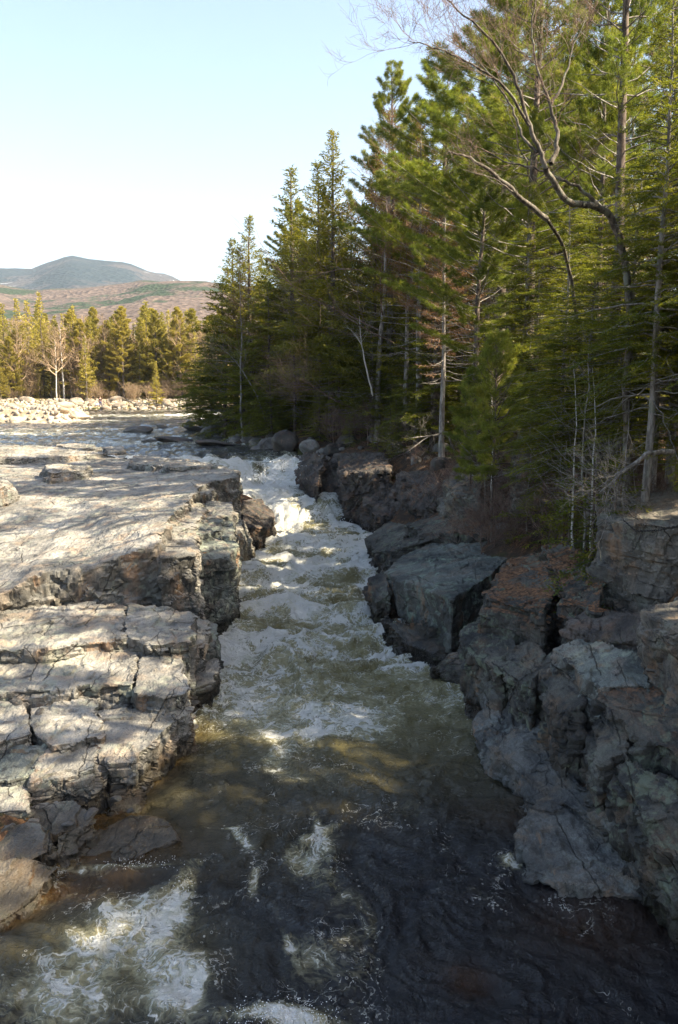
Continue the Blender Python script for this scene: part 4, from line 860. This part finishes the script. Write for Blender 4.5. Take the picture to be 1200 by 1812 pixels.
limb_tree('bare_tree', [
 ([(1112, 880, 21.2), (1108, 700, 21.6), (1118, 560, 22), (1105, 450, 22), (1080, 372, 21.5), (1035, 360, 21), (1005, 362, 20.6), (985, 330, 20.3), (966, 298, 20)], .10, .065),
 ([(966, 298, 20), (955, 262, 19.9), (938, 228, 19.8), (922, 170, 19.7), (900, 110, 19.5), (860, 60, 19.2), (800, 10, 19), (760, -40, 18.8)], .06, .010),
 ([(975, 290, 20), (988, 262, 20.2), (986, 225, 20.3), (972, 180, 20.4), (950, 120, 20.5), (940, 60, 20.6), (950, -20, 20.8)], .06, .012),
 ([(936, 222, 19.8), (905, 165, 19.4), (862, 128, 19), (800, 95, 18.6), (752, 78, 18.3), (722, 72, 18.1)], .035, .007),
 ([(975, 185, 20.4), (1000, 140, 20.6), (1010, 90, 20.8), (1040, 30, 21)], .035, .008),
 ([(950, 270, 19.9), (925, 245, 20.1), (912, 200, 20.4), (880, 150, 20.6), (850, 110, 20.8), (790, 70, 21)], .035, .008),
 ([(1060, 368, 21.3), (1030, 335, 21), (1000, 320, 20.9), (960, 300, 21), (900, 290, 21.2), (850, 262, 21.4)], .05, .010)],
 'crooked leafless tree with lichened limbs curving left against the sky at upper right', 'bark_red', 'bark_mid', 31, 9, .95, 3, loc=(gx, gd, gz))
gx = pd(1005, 700, 24)[0]
limb_tree('dead_tree', [([(1040, 860, 29), (1030, 640, 28.5), (1005, 450, 27), (968, 388, 23.5)], .06, .05), ([(968, 388, 23.5), (915, 345, 23), (870, 303, 22.6), (830, 278, 22.3), (792, 268, 22)], .075, .02), ([(915, 345, 23), (880, 318, 22.5), (820, 300, 22)], .02, .006)],
 'leaning dead limb with pale peeling bark pointing left below the crooked tree', 'bark_mid', 'bark_mid', 33, 4, .7, 1, loc=(gx, 24, float(ground_z([gx], [24])[0])))
DT = [([(620, 720, 60), (600, 712, 59), (560, 688, 58), (525, 665, 57)], 'pinkish bare branchy tree leaning left over the boulders by the falls', 'bark_red', 12, 1.6, 3),
      ([(470, 745, 70), (455, 700, 69), (420, 640, 68), (385, 610, 67)], 'grey dead tree leaning against the leftmost dark spruce', 'bark_grey', 9, 1.6, 2),
      ([(805, 800, 46), (790, 765, 45), (760, 772, 44), (725, 775, 43)], 'pale fallen snag sweeping over the rubble slope', 'bark_grey', 7, 1.0, 2),
      ([(1190, 800, 19), (1150, 800, 18.6), (1110, 830, 18.3), (1070, 845, 18)], 'silvery drooping dead branch in front of the cliff top', 'bark_grey', 14, .8, 2),
      ([(660, 700, 56), (648, 650, 55.5), (640, 610, 55), (636, 560, 55)], 'pale broken birch stem on the dark bank', 'bark_pale', 5, .8, 1)]
for i, (pp, l, mt, tw, tl, dp) in enumerate(DT):
    b = pd(*pp[0]); g = float(ground_z([b[0]], [b[1]])[0]); o = limb_tree('dead_tree', [([pp[0], pp[1]], .06, .05), (pp[1:], .05, .012), ([pp[2], (pp[3][0]-10, pp[3][1]+28, pp[3][2]-.5)], .03, .008)], l, mt, mt if i != 4 else 'bark_pale', 50+i, tw, tl, dp, loc=(b[0], b[1], min(g, b[2])))

# far shore wood
random.seed(41)
gw = 'sunlit trees on the far shore'
FH = [('fspruce', 70, 520, 168, 'tall sunlit spruce, highest of the yellow green clump at far left'), ('fspruce', 30, 530, 172, 'sunlit spruce left of the highest far spruce'), ('fspruceb', 45, 535, 165, 'pointed sunlit spruce between two taller far spruces'), ('fspruce', 95, 560, 170, 'shorter sunlit spruce on the right of the far left clump'), ('fspruceb', 5, 540, 165, 'sunlit spruce at the left picture edge'),
      ('fpine', 215, 545, 165, 'feathery yellow green pine standing free in the middle of the far shore'), ('fspruce', 257, 535, 172, 'dark topped spruce, the tallest peak right of the feathery pine'), ('fspruceb', 345, 590, 160, 'yellowish conifer at the right end of the far shore'), ('fpine', 305, 600, 168, 'soft pine half hidden at the right of the far wood'), ('fspruceb', 150, 600, 160, 'slim conifer among the pale birches'), ('fspruce', 275, 640, 155, 'small bright green conifer low on the far shore')]
for k_, px, py, d, l in FH: top(k_, px, py, d, l, gw, 1.2)
for px, py, d in ((108, 570, 162), (122, 575, 165), (132, 572, 168), (148, 590, 163), (95, 600, 158), (178, 600, 170)):
    top('fbirch', px, py, d, 'pale birch trunk in the far wood right of the spruce clump', 'pale birches of the far wood')
for i in range(300):
    px = random.uniform(-30, 400); y = 158
    for _ in range(4): y = float(np.interp((px-600)/FPX*y, SHX, SHY))+14
    y += 60*random.random()**1.5; x = (px-600)/FPX*y
    k_ = random.choices(['fbare', 'fpine', 'fspruceb', 'fspruce', 'fbirch'], [6, 4.5, 3.5, 2.5, .5])[0]
    h = (random.uniform(8, 15) if 'b' == k_[1] else random.uniform(9, 16.5))*min(1.1, y/160)
    put(k_, x, y, h, {'fbare': 'bare brown leafless tree in the sunlit far wood', 'fpine': 'yellow green pine in the sunlit far wood', 'fspruceb': 'thin conifer in the sunlit far wood', 'fspruce': 'full conifer in the sunlit far wood', 'fbirch': 'pale stemmed bare tree in the sunlit far wood'}[k_], 'tree', 'trees of the sunlit far wood', wide=random.uniform(.9, 1.3))
for i in range(55):
    px = random.uniform(-30, 390); x = (px-600)/FPX*150; sh = float(np.interp(x, SHX, SHY)); y = sh+random.uniform(9, 18); x = (px-600)/FPX*y
    put('fshrub', x, y, random.uniform(1.8, 4.2), 'bare reddish shrub at the edge of the far shore rocks', 'shrub', 'shrubs of the far shore')

for i in range(60):
    px = random.uniform(-30, 390); y = 158
    for _ in range(4): y = float(np.interp((px-600)/FPX*y, SHX, SHY))+9
    y += random.uniform(0, 16); x = (px-600)/FPX*y
    put(random.choice(['fpine', 'fspruce', 'fspruceb', 'fpine']), x, y, random.uniform(2, 6)*y/150, 'young sunlit conifer low along the far shore', 'tree', 'young conifers of the far shore', wide=random.uniform(1.0, 1.5))
# ------------------------------------------------------------------ hills
def hillmat(name, a, b, c_, pa, snow=False, sc=.02):
    n = N(name); p = n.pos(); f = n.noise(p, sc, 5, .6)
    sp = n.vor(n.mp(p, (1, 1, 1.5)), pa, 'F1', 1, 1); r = n.sep(sp)[0]
    col = n.mix(n.rng(r, 0, 1), a, b); ev = n.math('ADD', f, n.math('MULTIPLY', r, .06))
    col = n.mix(n.rng(ev, .54, .6), col, c_)
    if snow:
        col = n.mix(n.math('MULTIPLY', n.rng(n.noise(n.mp(p, (1, 1, 2.2)), .006, 5, .6), .66, .69), n.rng(n.sep(p)[2], 300, 420)), col, (.8, .82, .85))
    b_ = n.bump(n.vor(n.mp(p, (1, 1, 1.5)), pa), 5/pa*.12, .7)
    return n.done(n.bsdf(col, .95, b_, .05))
def hill(name, prof, d0, d1, d2, mat, nz, seed):
    ux = np.linspace(-1500, 3200, 330); tt = np.concatenate([np.linspace(0, 1, 60), np.linspace(1.05, 2, 14)])
    U, T = np.meshgrid(ux, tt); U = U.ravel(); T = T.ravel()
    ridge = (680-np.interp(U, prof[0], prof[1]))/FPX*d1
    d = np.where(T < 1, d0+(d1-d0)*T, d1+(d2-d1)*(T-1)); x = (U-600)/FPX*d
    z = 4+ridge*np.where(T < 1, np.sin(T*np.pi/2)**1.15, np.cos((T-1)*np.pi/2))
    p = P3(x, d); k = ridge*nz
    z = z+k*(fbm(p*(4/d1), seed, 5)*.9)*np.where(T < 1, np.sin(np.pi*np.clip(T, 0, 1))*1.0+.06, .1)
    V = np.stack([x, d, z], 1); tag(link(name, mesh_np(name, V, gridfaces(len(tt), len(ux))), mat), kind='structure')
hill('hill', ([-1500, -400, 0, 75, 120, 210, 262, 300, 371, 450, 700, 3200], [600, 520, 515, 526, 523, 517, 511, 515, 524, 540, 560, 600]), 420, 1500, 1900, hillmat('bare_hillside', (.085, .066, .058), (.135, .102, .084), (.035, .05, .03), .16, False, .006), .16, 61)
hill('mountain', ([-1500, -300, 0, 71, 97, 139, 180, 236, 277, 300, 319, 340, 420, 700, 3200], [560, 500, 490, 489, 477, 463, 472, 476, 494, 496, 504, 517, 540, 560, 600]), 1700, 4200, 5000, hillmat('dark_mountainside', (.010, .020, .027), (.022, .032, .036), (.055, .05, .05), .06, True, .0025), .10, 62)

# ------------------------------------------------------------------ walker on the far shore
def person():
    bx, by, bz = pd(178, 722, 154.5); gz_ = float(ground_z([bx], [by])[0]); o = empty('person', (bx, by, gz_+.30), .5)
    def mk(name, J, Eg, R_, mat, par=None):
        me = bpy.data.meshes.new(name); me.from_pydata(J, Eg, []); t = bpy.data.objects.new('t', me); COL.objects.link(t)
        bpy.context.view_layer.objects.active = t; t.modifiers.new('s', 'SKIN')
        if not me.skin_vertices:
            with bpy.context.temp_override(object=t, active_object=t): bpy.ops.mesh.customdata_skin_add()
        for v, r in zip(me.skin_vertices[0].data, R_): v.radius = (r, r)
        me.skin_vertices[0].data[0].use_root = True
        m2 = t.modifiers.new('u', 'SUBSURF'); m2.levels = 2
        r = bpy.data.meshes.new_from_object(t.evaluated_get(bpy.context.evaluated_depsgraph_get())); bpy.data.objects.remove(t); r.name = name; r.materials.clear()
        return link(name, r, mat, par if 'par' in dir() and par else o)
    J = [(0, 0, .95), (0, 0, 1.2), (0, 0, 1.42), (0, 0, 1.52), (0, .01, 1.66), (.19, 0, 1.40), (.25, -.02, 1.12), (.24, -.1, .88), (-.19, 0, 1.40), (-.27, -.02, 1.14), (-.3, -.12, .92), (.1, 0, .9), (.12, -.05, .5), (.12, .05, .08), (-.1, 0, .9), (-.14, .06, .5), (-.15, -.02, .08), (.13, -.1, .04), (-.16, -.16, .04), (0, .0, 1.76)]
    E_ = [(0, 1), (1, 2), (2, 3), (3, 4), (2, 5), (5, 6), (6, 7), (2, 8), (8, 9), (9, 10), (0, 11), (11, 12), (12, 13), (0, 14), (14, 15), (15, 16), (13, 17), (16, 18), (4, 19)]
    Rr = [.14, .14, .14, .06, .10, .065, .045, .035, .065, .045, .035, .09, .06, .045, .09, .06, .045, .045, .045, .06]
    bo = mk('body', J, E_, Rr, flat('skin_tone', (.5, .32, .24)))
    mk('jacket', [(0, 0, .92), (0, 0, 1.2), (0, 0, 1.41), (.2, 0, 1.40), (.255, -.02, 1.12), (.245, -.09, .92), (-.2, 0, 1.40), (-.275, -.02, 1.14), (-.3, -.11, .95)], [(0, 1), (1, 2), (2, 3), (3, 4), (4, 5), (2, 6), (6, 7), (7, 8)], [.165, .165, .155, .08, .06, .05, .08, .06, .05], flat('maroon_cloth', (.035, .008, .018)))
    mk('trousers', [(0, 0, .95), (.1, 0, .86), (.12, -.05, .5), (.12, .05, .12), (-.1, 0, .86), (-.14, .06, .5), (-.15, -.02, .12)], [(0, 1), (1, 2), (2, 3), (0, 4), (4, 5), (5, 6)], [.155, .11, .08, .07, .11, .08, .07], flat('blue_denim', (.025, .045, .13)))
    mk('hair', [(0, .02, 1.68), (0, .03, 1.76)], [(0, 1)], [.10, .085], flat('dark_hair', (.06, .04, .03)), bo)
    tag(o, 'person in a dark maroon top and blue trousers standing on the far shore rocks', 'person')
    bm = bmesh.new(); bmesh.ops.create_icosphere(bm, subdivisions=3, radius=.3)
    for v in bm.verts: v.co.z = v.co.z*.75+(.05*math.sin(v.co.x*9)); v.co.x *= 1.2
    me = bpy.data.meshes.new('white_bag'); bm.to_mesh(me); bm.free(); tag(link('bag', me, flat('white_cloth', (.8, .8, .82)), loc=(bx-.55, by-.2, gz_+.7)), 'white bundle beside the person on the far shore', 'bag')
person()

# chain hanging on the cliff
bm = bmesh.new(); A = [pd(1103, 920, 18.6), pd(1125, 940, 17.9), pd(1160, 939, 17.4), pd(1205, 930, 17.1), pd(1260, 915, 16.9)]
A = np.array(A); tt = np.linspace(0, 1, 46); Q = np.stack([np.interp(tt, np.linspace(0, 1, 5), A[:, c]) for c in range(3)], 1)
pp = []
for i in range(45):
    a, b = Q[i], Q[i+1]; m_ = (a+b)/2; dd = (b-a)/2*1.25; s_ = unit(np.cross(dd, [0, 0, 1] if i % 2 else [.4, 1, .5]))*.022
    ring = [m_+dd*math.cos(t)+s_*math.sin(t)*1.0 for t in np.linspace(0, 2*math.pi, 11)]; pp.append((np.array(ring), [.008]*11))
v, f = tubes(pp, 5); bm.free()
o = link('chain', mesh_np('chain', v-Q[0], f), flat('dark_iron', (.03, .028, .027)), loc=Q[0]); tag(o, 'dark chain hanging in a loose curve across the tall right cliff', 'chain')

for k_, p_ in PR.items():
    if k_ not in USED:
        for c in KIDS[p_.name]: bpy.data.objects.remove(c)
        bpy.data.objects.remove(p_)
for o_ in bpy.data.objects:
    if 'H' in o_: del o_['H']

# ------------------------------------------------------------------ air, sky, sun, camera
HAZE = True
if HAZE:
    bm = bmesh.new(); bmesh.ops.create_cube(bm, size=2)
    for v_ in bm.verts: v_.co = (v_.co.x*13000, 2600+v_.co.y*3100, 520+v_.co.z*530)
    me = bpy.data.meshes.new('haze'); bm.to_mesh(me); bm.free(); hm_ = bpy.data.materials.new('haze'); hm_.use_nodes = True; t = hm_.node_tree; t.nodes.clear()
    o_ = t.nodes.new('ShaderNodeOutputMaterial'); pv = t.nodes.new('ShaderNodeVolumePrincipled'); pv.inputs['Density'].default_value = .00007; pv.inputs['Color'].default_value = (.70, .84, 1, 1); t.links.new(pv.outputs[0], o_.inputs['Volume'])
    tag(link('haze', me, hm_), kind='stuff')
SUN_AZ, SUN_EL = R(104), R(41)
W = bpy.data.worlds.new('World'); SC.world = W; W.use_nodes = True; nt = W.node_tree; nt.nodes.clear()
sk = nt.nodes.new('ShaderNodeTexSky'); sk.sky_type = 'NISHITA'; sk.sun_disc = False; sk.sun_elevation = SUN_EL; sk.sun_rotation = SUN_AZ; sk.dust_density = 2.5; sk.air_density = 1.0; sk.ozone_density = .2
bg = nt.nodes.new('ShaderNodeBackground'); bg.inputs[1].default_value = .095; wo = nt.nodes.new('ShaderNodeOutputWorld'); nt.links.new(sk.outputs[0], bg.inputs[0]); nt.links.new(bg.outputs[0], wo.inputs[0])
L = bpy.data.lights.new('sun', 'SUN'); L.energy = 5.0; L.angle = R(.5); L.color = (1, .87, .65); lo = bpy.data.objects.new('sun', L); COL.objects.link(lo)
sd = Vector((math.cos(SUN_EL)*math.sin(SUN_AZ), math.cos(SUN_EL)*math.cos(SUN_AZ), math.sin(SUN_EL))); lo.rotation_euler = (-sd).to_track_quat('-Z', 'Y').to_euler(); lo.location = sd*60
cam = bpy.data.cameras.new('camera'); cam.sensor_fit = 'VERTICAL'; cam.sensor_height = 24; cam.lens = FPX/1812*24; cam.clip_end = 30000; cam.clip_start = .1
co = bpy.data.objects.new('camera', cam); COL.objects.link(co); co.location = (0, 0, CZ); co.rotation_euler = (math.pi/2-TH, 0, 0); SC.camera = co
SC.view_settings.view_transform = 'Standard'; SC.view_settings.look = 'None'; SC.view_settings.exposure = 1.9; SC.view_settings.gamma = 1
SC.cycles.max_bounces = 6; SC.cycles.diffuse_bounces = 3; SC.cycles.glossy_bounces = 3; SC.cycles.transparent_max_bounces = 6; SC.cycles.transmission_bounces = 4; SC.cycles.volume_bounces = 0
